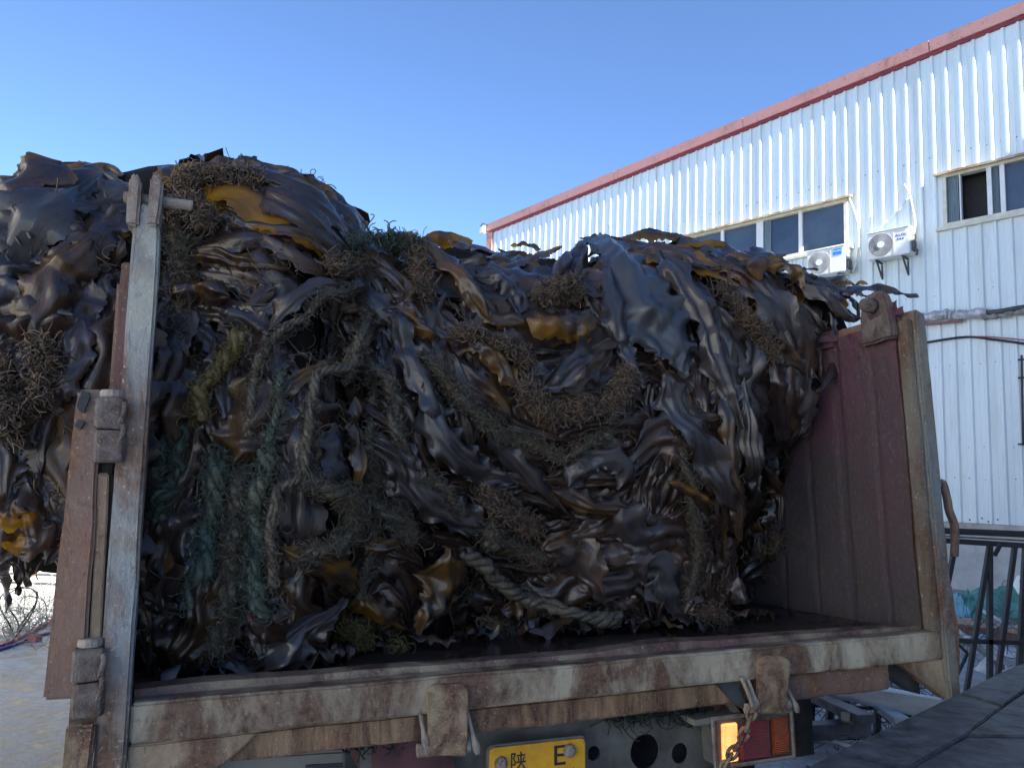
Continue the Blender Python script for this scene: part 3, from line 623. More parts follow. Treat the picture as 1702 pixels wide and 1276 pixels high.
# tail light
def emat(name, col, st):
    m, N, L, P = newmat(name); P.inputs['Base Color'].default_value = (*col, 1); P.inputs['Roughness'].default_value = .25
    wv = N.new('ShaderNodeTexWave'); wv.inputs['Scale'].default_value = 60; wv.bands_direction = 'Z'; tc = N.new('ShaderNodeTexCoord'); L.new(tc.outputs['Object'], wv.inputs['Vector']); bump(N, L, P, wv.outputs['Fac'], .6, .004)
    dn = noisetex(N, L, 25, 6, .7); L.new(mix(N, L, ramp(N, L, dn, [(.45, g(0)), (.7, g(.7))]), col, (.09, .06, .05)), P.inputs['Base Color'])
    if st: 
        a = noisetex(N, L, 12, 4); r = ramp(N, L, a, [(.35, tuple(x * .5 for x in col)), (.65, col)]); L.new(r, P.inputs['Emission Color']); P.inputs['Emission Strength'].default_value = st
    return m
yt = .06
def lz_(l, d=0): return uvpoly(l, yt - d)
mb = MB(); mb.prism(lz_([(1186, 1196), (1313, 1182), (1318, 1255), (1192, 1274)]), (0, .07, 0)); tl_ = T('tail_light', mb, 'chassis_grey', bevel=.004)
mb = MB(); mb.prism(lz_([(1197, 1202), (1222, 1199), (1224, 1262), (1199, 1266)], .002), (0, -.012, 0)); T('lit_lens', mb, emat('lit_lens', (1.0, .42, .13), .42), parent=tl_, bevel=.003)
mb = MB(); mb.prism(lz_([(1228, 1200), (1275, 1194), (1277, 1256), (1230, 1262)], .002), (0, -.012, 0)); T('red_lens', mb, emat('red_lens', (.26, .05, .06), 0), parent=tl_, bevel=.003)
mb = MB(); mb.prism(lz_([(1280, 1193), (1306, 1190), (1309, 1248), (1282, 1253)], .002), (0, -.012, 0)); T('orange_lens', mb, emat('orange_lens', (.42, .08, .015), 0), parent=tl_, bevel=.003)
mb = MB()
for a, b in (((1184, 1194), (1315, 1180)), ((1315, 1180), (1320, 1257)), ((1190, 1276), (1320, 1257)), ((1184, 1194), (1190, 1276))): mb.tube([tp(*a, y=yt - .016), tp(*b, y=yt - .016)], .006, 6)
T('guard_frame', mb, 'hinge', parent=tl_)
mb = MB(); mb.prism(uvpoly([(1155, 1196), (1230, 1184), (1230, 1194), (1155, 1206)], .05), (0, .08, 0)); T('lamp_shelf', mb, 'bar')
mb = MB(); mb.bar(tp(1198, 1150, y=.07), tp(1225, 1186, y=.07), .018); T('shelf_strut', mb, 'bar')

exec_after = []
# ------------------------------------------------------------------ kelp load
RS = np.random.RandomState(11)
SIL0 = [(-260,520),(-120,430),(-40,385),(0,362),(40,345),(70,332),(100,314),(160,300),(205,312),(225,322),(262,318),(290,303),(340,288),(430,294),(490,314),(530,334),(560,358),(590,398),(612,440),(640,440),(660,420),(700,404),(760,408),(800,430),(860,432),(900,446),(960,444),(1000,428),(1040,412),(1100,408),(1160,420),(1220,436),(1280,456),(1340,482),(1400,514),(1440,530)]
SIL = [(u, v + (38 if u < 40 else 24 if u < 230 else 12 if u < 620 else 22 if u < 1180 else 38)) for u, v in SIL0]
YS = 1.0
_t = np.array([tp(u, v, y=YS)[[0, 2]] for u, v in SIL]); _t = _t[np.argsort(_t[:, 0])]
def ztop(x): return np.interp(x, _t[:, 0], _t[:, 1])
BOT = [(240,1112),(350,1108),(480,1104),(560,1075),(650,1066),(760,1052),(850,1044),(960,1042),(1100,1036),(1200,1026),(1250,1004)]
_b = np.array([tp(u, v, z=0)[[0, 1]] for u, v in BOT])
_b = np.vstack([[-1.6, .55], [-.6, .32], [-.1, .28], _b, [2.0, 1.0], [2.2, 1.5], [2.6, 1.8]]); _b = _b[np.argsort(_b[:, 0])]
def sstep(a, b, x): t = np.clip((x - a) / (b - a), 0, 1); return t * t * (3 - 2 * t)
def profile(x):
    zt = ztop(x); yb = float(np.interp(x, _b[:, 0], _b[:, 1])); yb = yb
    up = min(yb, .42) if x > .55 else yb
    zb = 0.0 if x > -.1 else .34 + .1 * math.sin(x * 9)
    if x > 2.33: zb = 1.02
    out = []
    for z in np.linspace(zb, .68 * zt if x <= 2.33 else 1.03, 26):
        k = sstep(.25, .85, z); y = yb * (1 - k) + up * k - .09 * math.sin(math.pi * min(1, z / 1.0)) * (1 if x < 1.9 else .3)
        out.append((y, z))
    y0, z0 = out[-1]; D_ = YS - y0
    for th in np.linspace(0, math.pi / 2, 16)[1:]: out.append((y0 + D_ * (1 - math.cos(th)), z0 + (zt - z0) * math.sin(th)))
    for y in np.linspace(YS, 4.25, 22)[1:]: out.append((y, zt - .05 * (y - YS)))
    out.append((4.27, zb if x > -.1 else .3))
    return out
XS = np.arange(-1.35, 2.52, .045); G = []
for x in XS:
    for y, z in profile(x):
        p = Vector((x, y, z)); n_ = noise.noise_vector(p * 2.2) * .05 + noise.noise_vector(p * 7) * .012
        q = np.array(p) + np.array(n_)
        if y < 4.2 and z > .02: q[1] = max(q[1], .10)
        q[2] = max(q[2], -.003); 
        if -.02 < x < 2.33: q[0] = min(max(q[0], .005), 2.30)
        G.append(q)
NP = len(profile(0)); NX = len(XS); skin = MB(); skin.v = [tuple(q) for q in G]
skin.f = [(i*NP+k, (i+1)*NP+k, (i+1)*NP+k+1, i*NP+k+1) for i in range(NX-1) for k in range(NP-1)]
skin.f += [tuple(range(NP)), tuple((NX-1)*NP+k for k in range(NP))[::-1]]
SKV = [Vector(v) for v in skin.v]
bvh = BVHTree.FromPolygons(SKV, skin.f)

def kelp_mat():
    m, N, L, P = newmat('kelp')
    at = N.new("ShaderNodeAttribute"); at.attribute_name = 'tint'; sp = N.new("ShaderNodeSeparateColor"); L.new(at.outputs['Color'], sp.inputs[0])
    uv = N.new("ShaderNodeUVMap"); uv.uv_map = 'UVMap'
    a = noisetex(N, L, 5, 6, .6, vec=uv.outputs[0], stretch=(1, 2.5, 1)); b = noisetex(N, L, 26, 6, .7, vec=uv.outputs[0], stretch=(.5, 1.6, 1)); c = noisetex(N, L, 90, 3, .6, vec=uv.outputs[0]); d_ = noisetex(N, L, 14, 8, .72, vec=uv.outputs[0], stretch=(.35, 3.2, 1), dist=.6)
    br = ramp(N, L, a, [(.3, (.008, .006, .006)), (.5, (.026, .0155, .012)), (.72, (.060, .032, .019))])
    am = ramp(N, L, b, [(.3, (.10, .04, .008)), (.6, (.32, .16, .012)), (.8, (.46, .28, .02))])
    col = mix(N, L, sp.outputs[0], br, am)
    gr = ramp(N, L, b, [(.3, (.018, .023, .03)), (.7, (.055, .065, .08))])  # blue-grey base colour carries sky reflection as well as dull bloom
    col = mix(N, L, sp.outputs[1], col, gr)
    spk = ramp(N, L, c, [(.66, g(0)), (.74, g(.35))]); col = mix(N, L, spk, col, (.16, .15, .13))
    L.new(col, P.inputs['Base Color'])
    rr = N.new("ShaderNodeMath"); rr.operation = 'MULTIPLY_ADD'; L.new(sp.outputs[1], rr.inputs[0]); rr.inputs[1].default_value = .16
    r2 = ramp(N, L, b, [(.3, g(.16)), (.7, g(.46))]); L.new(r2, rr.inputs[2]); L.new(rr.outputs[0], P.inputs['Roughness'])
    P.inputs['Specular IOR Level'].default_value = .28
    P.inputs['Coat Weight'].default_value = .55; P.inputs['Coat Roughness'].default_value = .05; P.inputs['Coat IOR'].default_value = 1.45
    s_ = N.new("ShaderNodeMath"); s_.operation = 'MULTIPLY_ADD'; L.new(b, s_.inputs[0]); s_.inputs[1].default_value = .35; L.new(d_, s_.inputs[2])
    bump(N, L, P, s_.outputs[0], .5, .010)
    tr_ = N.new("ShaderNodeBsdfTranslucent"); L.new(mix(N, L, sp.outputs[0], (.30, .13, .03), (.9, .5, .03)), tr_.inputs[0])
    ms = N.new("ShaderNodeMixShader"); f_ = N.new("ShaderNodeMath"); f_.operation = 'MULTIPLY_ADD'; L.new(sp.outputs[0], f_.inputs[0]); f_.inputs[1].default_value = .45; f_.inputs[2].default_value = .04
    L.new(f_.outputs[0], ms.inputs[0]); L.new(P.outputs[0], ms.inputs[1]); L.new(tr_.outputs[0], ms.inputs[2]); L.new(ms.outputs[0], N['Material Output'].inputs['Surface'])
    return m
KM = kelp_mat()
def fibre(name, c0, c1, c2):
    m, N, L, P = newmat(name); a = noisetex(N, L, 7, 5, .6); b = noisetex(N, L, 70, 4, .7)
    col = mix(N, L, ramp(N, L, a, [(.4, g(0)), (.6, g(1))]), c0, c1); col = mix(N, L, ramp(N, L, b, [(.5, g(0)), (.7, g(.7))]), col, c2)
    L.new(col, P.inputs['Base Color']); P.inputs['Roughness'].default_value = .6; P.inputs['Specular IOR Level'].default_value = .35; return m
ROPE = fibre('rope_fibre', (.075, .06, .042), (.05, .048, .038), (.17, .145, .105))
ROPEG = fibre('green_rope_fibre', (.03, .06, .055), (.07, .07, .045), (.12, .13, .09))
ROOT = fibre('root_fibre', (.10, .068, .046), (.055, .045, .037), (.21, .15, .095))
ROOTY = fibre('root_fibre_ochre', (.11, .08, .025), (.07, .055, .027), (.19, .14, .05))

def hit(u, v, last=None):
    d = TM @ nz(cray(u, v)); h = bvh.ray_cast(Vector(CT), Vector(d))
    if h[0] is None: return None
    n_ = np.array(h[1]); n_ = -n_ if n_.dot(d) > 0 else n_
    return np.array(h[0]), n_, d
def trace(path, n, yfix=None):
    """photo path -> centreline and normals on the heap"""
    pts = smooth([(u, v, 0) for u, v in path], 8); pts = np.array(pts)[:, :2]
    L_ = np.concatenate([[0], np.cumsum(np.linalg.norm(np.diff(pts, axis=0), axis=1))]); q = np.linspace(0, L_[-1], n)
    pu = np.interp(q, L_, pts[:, 0]); pv = np.interp(q, L_, pts[:, 1]); Pn = []; Nn = []; dep = None
    raw = [hit(a, b) for a, b in zip(pu, pv)] if yfix is None else [None] * n
    ys = [r[0][1] if r is not None else np.nan for r in raw]; ys = np.array(ys); ok = ~np.isnan(ys)
    ys = np.interp(np.arange(n), np.arange(n)[ok], ys[ok]) if ok.any() else np.full(n, .95 if yfix is None else yfix)
    for _ in range(14): ys[1:-1] = (ys[:-2] + ys[1:-1] + ys[2:]) / 3
    for i in range(n):
        Pn.append(tp(pu[i], pv[i], y=ys[i])); Nn.append(raw[i][1] if raw[i] is not None else np.array([0, -.5, .85]))
    Nn = np.array(Nn)
    for _ in range(16): Nn[1:-1] = (Nn[:-2] + Nn[1:-1] + Nn[2:]) / 3
    return np.array(Pn), Nn / np.linalg.norm(Nn, axis=1)[:, None]
def rnd1(n, k, rs, amp=1.0):
    t = np.linspace(0, 1, n); o = np.zeros(n)
    for j in range(1, 4): o += rs.randn() / j * np.sin(2 * np.pi * (t * k * j * rs.uniform(.5, 1) + rs.rand()))
    return o * amp * .6
def tri(x): return np.arcsin(.985 * np.sin(x)) * .64
def ribbon(P_, Nm, W, rs, lift=.03, nw=9, arch=.25, ruf=.25, twist=.5, pleat=.12, amber=0, grey=0, tip=.2, root=.12, edge=0.0, crs=1.0):
    n = len(P_); T_ = np.gradient(P_, axis=0); T_ /= np.linalg.norm(T_, axis=1)[:, None] + 1e-9
    B = np.cross(T_, Nm); B /= np.linalg.norm(B, axis=1)[:, None] + 1e-9; Nn = np.cross(B, T_)
    L_ = np.concatenate([[0], np.cumsum(np.linalg.norm(np.diff(P_, axis=0), axis=1))]); s = L_ / max(L_[-1], 1e-6)
    ph = rnd1(n, 1.3, rs, twist); c, sn = np.cos(ph)[:, None], np.sin(ph)[:, None]; B, Nn = B * c + Nn * sn, Nn * c - B * sn
    w = W * (1 + .16 * rnd1(n, 1.8, rs)); w *= np.clip(s / root, 0.06, 1) ** .7 * np.clip((1 - s) / tip, 0.04, 1) ** .85
    q = np.linspace(-1, 1, nw)[None, :]; a = (arch * (1 + .5 * rnd1(n, 1.2, rs)))[:, None]
    kx = 1 - .35 * np.abs(a)
    h = a * w[:, None] * (.5 - q ** 2)
    nf = L_[-1] / (W * rs.uniform(.5, 1.3)) + .6
    r1 = np.sin(2 * np.pi * (nf * s + rnd1(n, 2, rs, .35) + rs.rand()))[:, None]; r2 = np.sin(2 * np.pi * (nf * .87 * s + rnd1(n, 2, rs, .35) + rs.rand()))[:, None]
    e = np.abs(q) ** 4
    h = h + ruf * w[:, None] * .5 * e * np.where(q > 0, r1, r2)
    k = rs.uniform(1.3, 3.3); h = h + pleat * w[:, None] * .5 * tri(np.pi * (q * k + rnd1(n, 1.6, rs, .6)[:, None] + .25 * q ** 2 * k + rs.rand())) * (1 - np.clip(e, 0, 1) * .4)
    for _ in range(4):
        lam = rs.uniform(.05, .22); an = rs.uniform(-1.2, 1.2); h = h + crs * rs.uniform(.02, .05) * lam * 2 * tri(2 * np.pi * (L_[:, None] * np.cos(an) + q * W / 2 * np.sin(an) * 2.2) / lam + 6.28 * rs.rand() + rnd1(n, 1.5, rs, 1.5)[:, None])
    lat = q * w[:, None] / 2 * kx + .10 * w[:, None] * e * r2 * np.sign(q)
    f1, f2 = rs.rand(2) * 9
    mid = rnd1(n, 2, rs, .09)[:, None] * w[:, None]
    V = P_[:, None, :] + B[:, None, :] * lat[..., None] + Nn[:, None, :] * (h + mid)[..., None] + Nm[:, None, :] * lift
    rag = (rs.rand(n, nw) - .5) * .10 * W * (np.abs(q) > .9); V += B[:, None, :] * rag[..., None]
    pat = np.clip((rnd1(n, 1.6, rs)[:, None] + .8 * q * rs.choice([-1, 1]) + .4) * 1.3, 0, 1) ** 1.5; am = np.clip(amber * pat * 1.7 + edge * np.abs(q) ** 3 * (.6 + .6 * rnd1(n, 2, rs)[:, None]) + .35 * amber * rnd1(n, 2, rs)[:, None], 0, 1)
    gr = np.clip(grey + .25 * rnd1(n, 1.5, rs)[:, None] * (grey > 0) + 0 * q, 0, 1)
    uvs = np.stack([np.repeat(L_[:, None], nw, 1) + rs.rand() * 20, np.repeat(q, n, 0) * W / 2 + rs.rand() * 20], -1)
    return V, np.stack([am, gr, np.full_like(am, rs.rand())], -1), uvs
class RB:
    def __init__(s): s.V = []; s.F = []; s.C = []; s.U = []; s.n = 0
    def add(s, V, Cc, U):
        n, m = V.shape[:2]; i = np.arange(n - 1)[:, None] * m + np.arange(m - 1)[None, :] + s.n
        s.F.append(np.stack([i, i + 1, i + m + 1, i + m], -1).reshape(-1, 4)); s.V.append(V.reshape(-1, 3)); s.C.append(Cc.reshape(-1, 3)); s.U.append(U.reshape(-1, 2)); s.n += n * m
def fastmesh(name, V, Fq, mat, smoothf=True, col=None, uv=None, origin=True, keep_top=True):
    V = t2w(V); o_ = V.mean(0) if origin else np.zeros(3); o_ = np.array([o_[0], o_[1], V[:, 2].min()]) if origin else o_; V = V - o_
    me = bpy.data.meshes.new(name); nv, nf = len(V), len(Fq)
    me.vertices.add(nv); me.vertices.foreach_set('co', V.ravel()); me.loops.add(nf * 4); me.loops.foreach_set('vertex_index', Fq.ravel().astype(np.int32))
    me.polygons.add(nf); me.polygons.foreach_set('loop_start', np.arange(0, nf * 4, 4, dtype=np.int32)); me.polygons.foreach_set('loop_total', np.full(nf, 4, np.int32))
    me.update(calc_edges=True); me.validate()
    me.polygons.foreach_set('use_smooth', np.full(len(me.polygons), smoothf))
    if col is not None:
        ca = me.color_attributes.new('tint', 'FLOAT_COLOR', 'POINT'); ca.data.foreach_set('color', np.concatenate([col, np.ones((nv, 1))], 1).ravel())
    if uv is not None:
        ul = me.uv_layers.new(name='UVMap'); ul.data.foreach_set('uv', uv[Fq.ravel().astype(int)].ravel())
    me.materials.append(mat); o = bpy.data.objects.new(name, me); C.objects.link(o); o.location = o_; return o
def rbobj(name, rb, mat=None): return fastmesh(name, np.concatenate(rb.V), np.concatenate(rb.F), mat or KM, True, np.concatenate(rb.C), np.concatenate(rb.U))
def tubes(Pm, r, sides=3):
    """many tubes at once: Pm (M,K,3), r scalar or (M,K)"""
    M_, K, _ = Pm.shape; T_ = np.gradient(Pm, axis=1); T_ /= np.linalg.norm(T_, axis=2)[..., None] + 1e-9
    ref = np.array([.31, .17, .93]); A = np.cross(T_, ref); A /= np.linalg.norm(A, axis=2)[..., None] + 1e-9; Bn = np.cross(T_, A)
    r = np.broadcast_to(r, (M_, K))[..., None, None]; th = np.arange(sides) * 2 * np.pi / sides
    V = Pm[:, :, None, :] + (A[:, :, None, :] * np.cos(th)[None, None, :, None] + Bn[:, :, None, :] * np.sin(th)[None, None, :, None]) * r
    base = (np.arange(M_)[:, None, None] * K + np.arange(K - 1)[None, :, None]) * sides; k = np.arange(sides)[None, None, :]; k2 = (k + 1) % sides
    Fq = np.stack([base + k, base + k2, base + sides + k2, base + sides + k], -1).reshape(-1, 4)
    return V.reshape(-1, 3), Fq
class TB:
    def __init__(s): s.V = []; s.F = []; s.n = 0
    def add(s, V, Fq): s.V.append(V); s.F.append(Fq + s.n); s.n += len(V)
    def make(s, name, mat): return fastmesh(name, np.concatenate(s.V), np.concatenate(s.F), mat)
def curls(centres, rad, count, rs, ln=.05, K=9, thick=.0016, curl=1.1):
    """loose curly filaments around centre points"""
    ci = rs.randint(0, len(centres), count); st = centres[ci] + rs.randn(count, 3) * rad * .5
    d = rs.randn(count, 3); d /= np.linalg.norm(d, axis=1)[:, None]; ax = rs.randn(count, 3); ax /= np.linalg.norm(ax, axis=1)[:, None]
    Pm = np.zeros((count, K, 3)); p = st.copy(); step = ln / K * rs.uniform(.6, 1.6, (count, 1)); om = rs.uniform(.25, curl, (count, 1))
    for k in range(K):
        Pm[:, k] = p; d = d * np.cos(om) + np.cross(ax, d) * np.sin(om) + (centres[ci] - p) * 1.2; d /= np.linalg.norm(d, axis=1)[:, None]
        ax = ax + rs.randn(count, 3) * .25; ax /= np.linalg.norm(ax, axis=1)[:, None]; p = p + d * step
    return tubes(Pm, thick * rs.uniform(.7, 1.5, (count, 1)))
# flow of the draped strands over the photo (pixel position -> direction angle, degrees, 90 = straight down)
FL = [(60,400,150),(150,380,160),(60,600,100),(100,500,110),(30,800,95),(160,560,100),(350,300,10),(450,330,15),(560,360,45),(350,380,15),(500,430,20),(380,450,5),(330,520,0),(480,520,150),
      (300,620,95),(280,900,95),(400,640,100),(380,850,105),(340,1000,110),(470,700,98),(460,900,95),(480,1050,80),(560,600,100),(540,760,88),(600,500,60),(700,410,0),(820,430,5),(930,440,0),(700,480,45),(790,540,38),
      (680,640,68),(740,730,45),(830,780,20),(640,760,70),(720,850,30),(800,640,35),(880,600,10),(920,650,0),(1000,600,-60),(960,740,0),(880,850,20),(960,900,20),(1030,900,-30),(1080,800,-70),(600,900,40),(560,1000,30),(700,980,100),(850,1010,10),(950,1020,0),
      (1040,430,0),(1120,420,5),(1200,450,20),(1300,470,25),(1380,520,30),(1050,520,60),(1100,600,65),(1150,560,60),(1150,700,72),(1200,640,75),(1250,560,60),(1200,850,88),(1200,980,90),(1260,760,85),(1290,900,100),(1320,620,80),(1100,480,20),(1340,560,60),(1120,950,95)]
FL = np.array(FL, float)
def flow(u, v):
    d2 = (FL[:, 0] - u) ** 2 + (FL[:, 1] - v) ** 2 + 400; w = 1 / d2 ** 1.5; a = np.radians(FL[:, 2])
    x, y = (w * np.cos(a)).sum(), (w * np.sin(a)).sum(); return math.atan2(y, x)
POLY = [(-60,400),(0,352),(100,300),(205,300),(262,312),(340,276),(470,292),(560,345),(608,420),(650,405),(760,392),(900,432),(1000,418),(1100,394),(1220,422),(1340,466),(1440,520),(1385,600),(1370,690),(1300,760),(1310,900),(1260,1000),(1200,1020),(900,1040),(620,1070),(480,1100),(230,1100),(225,1000),(90,930),(-60,930)]
def inpoly(x, y):
    c = False; j = len(POLY) - 1
    for i in range(len(POLY)):
        (xi, yi), (xj, yj) = POLY[i], POLY[j]
        if (yi > y) != (yj > y) and x < (xj - xi) * (y - yi) / (yj - yi) + xi: c = not c
        j = i
    return c
heap = empty('kelp_mound', None, "x", 'kelp') if False else None
dark = RB()
sv = np.array(skin.v)
rb = RB(); count = 0; tries = 0
root_c = []
while count < 600 and tries < 6000:
    tries += 1; u = RS.uniform(-60, 1440); v = RS.uniform(270, 1110)
    if not inpoly(u, v): continue
    if RS.rand() < .0: continue
    topz = v < 480; Lp = RS.uniform(150, 460); st = 9.0; path = [(u, v)]; jit = RS.randn() * .28
    a_, b_ = u, v
    for _ in range(int(Lp / st)):
        th = flow(a_, b_) + jit; a_ += st * math.cos(th); b_ += st * math.sin(th)
        if not inpoly(a_, b_): break
        path.append((a_, b_))
    if len(path) < 12: continue
    n = int(12 + len(path) * 1.9); P_, Nm = trace(path[::2] + [path[-1]], n)
    if np.abs(np.diff(P_[:, 1])).max() > .14: continue
    W = RS.uniform(.035, .10) if RS.rand() < .6 else RS.uniform(.10, .18)
    hi = float(P_[:, 2].mean()) > .95; amb = 0; edg = 0; gre = 0
    r = RS.rand()
    hi = hi and P_[:, 2].mean() > 1.15
    if hi and r < .24: amb = RS.uniform(.5, .95)
    elif hi and r < .6: edg = RS.uniform(.4, 1)
    elif r < .04: amb = RS.uniform(.05, .15)
    elif r < .18: gre = RS.uniform(.2, .6)
    elif r < .36: edg = RS.uniform(.05, .2)
    rb.add(*ribbon(P_, Nm, W, RS, lift=RS.uniform(-.02, .085), nw=15, arch=RS.uniform(-.05, .28), ruf=RS.uniform(.03, .14), twist=RS.uniform(.05, .38), crs=.3, pleat=RS.uniform(.02, .12) if RS.rand() < .7 else RS.uniform(.1, .2), amber=amb, grey=gre, tip=RS.uniform(.2, .6), edge=edg))
    count += 1
    if RS.rand() < .4: root_c.append(P_[::2] + Nm[::2] * .02)
# scraps lying on the bed in front of the load
for _ in range(75):
    x = RS.uniform(.05, 2.2); yb = float(np.interp(x, _b[:, 0], _b[:, 1])); y = yb - RS.uniform(-.05, .16); th = RS.uniform(0, 6.28); n = 14; t = np.linspace(0, RS.uniform(.08, .28), n)
    P_ = np.stack([x + np.cos(th) * t, y + .5 * np.sin(th) * t, np.full(n, .012)], -1); P_[:, 1] = np.clip(P_[:, 1], .14, 4)
    P_[:, 0] = np.clip(P_[:, 0], .02, 2.28)
    rb.add(*ribbon(P_, np.tile([0, 0, 1.], (n, 1)), RS.uniform(.02, .07), RS, lift=RS.uniform(.005, .02), nw=7, amber=(RS.rand() < .2) * .3, grey=(RS.rand() < .4) * .5, ruf=.4, pleat=.3))
# the part of the load the photo does not face
for _ in range(520):
    x = RS.uniform(-1.2, 2.4); y = RS.uniform(1.0, 4.1); z = ztop(x) - .05 * (y - 1) + .03; th = RS.uniform(0, 6.28); n = 12; L_ = RS.uniform(.2, .7)
    t = np.linspace(0, L_, n); P_ = np.stack([x + np.cos(th) * t, y + np.sin(th) * t, np.full(n, z)], -1); P_[:, 1] = np.clip(P_[:, 1], .9, 4.2); P_[:, 2] = ztop(P_[:, 0]) - .05 * (P_[:, 1] - 1) + .01
    rb.add(*ribbon(P_, np.tile([0, 0, 1.], (n, 1)), RS.uniform(.06, .16), RS, lift=RS.uniform(0, .04), nw=7, amber=(RS.rand() < .15) * .6, grey=(RS.rand() < .3) * .5, ruf=.35, pleat=.2))
for _ in range(260):
    y = RS.uniform(.5, 3.0); n = 14; z0 = ztop(-1.3) ; t = np.linspace(0, 1, n); x = -1.37 + 0 * t
    P_ = np.stack([x, y + t * RS.randn() * .2, 1.0 - t * RS.uniform(.4, .8)], -1); rb.add(*ribbon(P_, np.tile([-1., 0, 0], (n, 1)), RS.uniform(.06, .15), RS, lift=RS.uniform(0, .05), nw=7, ruf=.35, pleat=.2))
# skin itself goes into the same stuff object
sq = np.array([f for f in skin.f if len(f) == 4]); rb.V.append(sv); rb.F.append(sq + rb.n); rb.C.append(np.zeros_like(sv)); nskin = len(sq); rb.U.append(sv[:, [0, 2]]); rb.n += len(sv)
hp_ = rbobj('kelp_heap', rb)
hp_.data.materials.append(plain('kelp_core', (.010, .008, .007), .85, 0, .3, 12, .6, .01, .15)); nf_ = len(hp_.data.polygons)  # near-black skin deepens the shade in gaps between blades
hp_.data.polygons.foreach_set('material_index', np.concatenate([np.zeros(nf_ - nskin, np.int32), np.ones(nskin, np.int32)]))
tag(hp_, "tangled brown mass of wet kelp heaped on the truck bed", 'kelp', kind='stuff')
# curly roots between the blades
tb = TB(); RC = np.concatenate(root_c); sel = RC[RS.choice(len(RC), 260, False)]
V_, F_ = curls(sel, .05, 9000, RS, ln=.07, thick=.0015); tb.add(V_, F_)
tag(tb.make('kelp_roots', ROOT), "brown curly kelp roots tangled between the blades", 'kelp roots', kind='stuff')
# thin stalks
tb = TB(); Ps = []
for _ in range(170):
    u = RS.uniform(0, 1380); v = RS.uniform(400, 1000)
    if not inpoly(u, v): continue
    th = flow(u, v) + RS.randn() * .5; ln = RS.uniform(30, 110); cvt = RS.randn() * .9
    
    if not (inpoly(u + ln * math.cos(th), v + ln * math.sin(th)) and v > 470): continue
    path = [(u + ln * t * math.cos(th + cvt * t), v + ln * t * math.sin(th + cvt * t)) for t in np.linspace(0, 1, 4)]
    P_, Nm = trace(path, 14); Ps.append(P_ + Nm * .06 + rnd1(14, 1, RS, .012)[:, None] * Nm)
V_, F_ = tubes(np.array(Ps), RS.uniform(.0012, .0032, (len(Ps), 1)), 5); tb.add(V_, F_)
tag(tb.make('kelp_stalks', fibre('stalk', (.07, .055, .04), (.04, .03, .024), (.14, .12, .1))), "thin pale kelp stalks lying loose over the blades", 'kelp stalks', kind='stuff')

# hero blades
GB = 'kelp blades draped over the truck load'
def blade(path, wpx, label, am=0, gr=0, ed=0, lift=.06, arch=.3, ruf=.25, tw=.35, pl_=.12, tip=.25, root=.15, nw=13, seed=None, y=None):
    path = [(u, v + 14) if u > 1180 and v < 500 and y is None else (u, v) for u, v in path]
    rs = np.random.RandomState(seed if seed is not None else (int(path[0][0] * 7 + path[-1][1] * 13) % 99991))
    lp = sum(math.dist(a, b) for a, b in zip(path, path[1:])); n = max(22, int(lp / 4)); P_, Nm = trace(path, n, y); crest = np.mean([p[1] for p in path]) < 455 and path[0][0] > 60
    if crest: am = min(1, am * 1.8 + .12); ed = min(1.2, ed * 1.8 + .1); gr *= .6; lift -= .035; ruf *= .5; tw *= .4  # crest blades tinted more amber for skylight showing through thin edges
    else: lift += .03; am *= .8; ed *= .9; ruf *= .7; tw *= .8
    W = wpx / F * (P_[:, 1].mean() - CT[1]) * 1.05
    r = RB(); r.add(*ribbon(P_, Nm, W, rs, lift, nw + 4, arch, ruf, tw, pl_, am, gr * (.8 if wpx > 110 else .55), tip, root, ed, .4 if crest else .5))
    return tag(rbobj('kelp_blade', r), label, 'kelp blade', GB)
B_ = lambda p, w, l, **k: blade(p, w, l, **{**k, 'arch': k.get('arch', .3) * .7, 'pl_': k.get('pl_', .12) * .6, 'nw': k.get('nw', 13) + 6})
B_([(222,322),(130,345),(50,395),(-40,470)], 120, "broad blue-grey kelp sheet draped leftward from the left post's top", gr=.9, arch=.15, tw=.1, pl_=.25, ruf=.3, tip=.1, nw=19)
B_([(228,345),(140,400),(70,470),(20,560)], 95, "blue-grey kelp sheet with hanging flaps below the broad left sheet", gr=.8, tw=.15, pl_=.35, ruf=.5, tip=.1, nw=17)
B_([(72,325),(110,300),(160,284),(205,300)], 34, "orange-tipped kelp blade peaking on the far left crest", am=.35, ed=.8, lift=.05, tip=.15)
B_([(218,350),(178,392),(150,440)], 50, "purple kelp blade with orange fringe hanging left of the post", am=.2, ed=.9, tip=.12)
B_([(212,380),(175,410),(165,440)], 40, "short curled kelp blade tucked just left of the pale post", ed=.5)
B_([(150,430),(100,490),(75,560),(100,590)], 80, "glossy brown kelp blade hanging low on the left overhang", am=.12, arch=.5, tw=.3)
B_([(20,440),(10,520),(15,600)], 60, "grey kelp blade hanging at the photo's left edge", gr=.6)
B_([(150,560),(130,640),(60,700)], 50, "dull kelp blade sweeping left behind the rusty gate's top", gr=.4)
B_([(60,845),(75,875),(40,888),(20,880)], 36, "amber kelp scrap curling beside the rusty gate's middle", am=.9)
B_([(0,830),(30,850),(60,840)], 34, "amber kelp scrap at the photo's left edge below the overhang", am=.7)
B_([(332,290),(400,288),(440,294),(498,312)], 32, "purple-brown kelp blade lying along the very top of the load", ed=.3, arch=.5, tip=.1, lift=.07)
B_([(262,318),(290,290),(340,284)], 30, "kelp blade curling over the crest just right of the post", am=.3, ed=.6)
B_([(420,320),(480,322),(530,340),(548,350)], 62, "broad amber-brown kelp blade on the tall mound's right shoulder", am=.42, arch=.35, tip=.08, lift=.08)
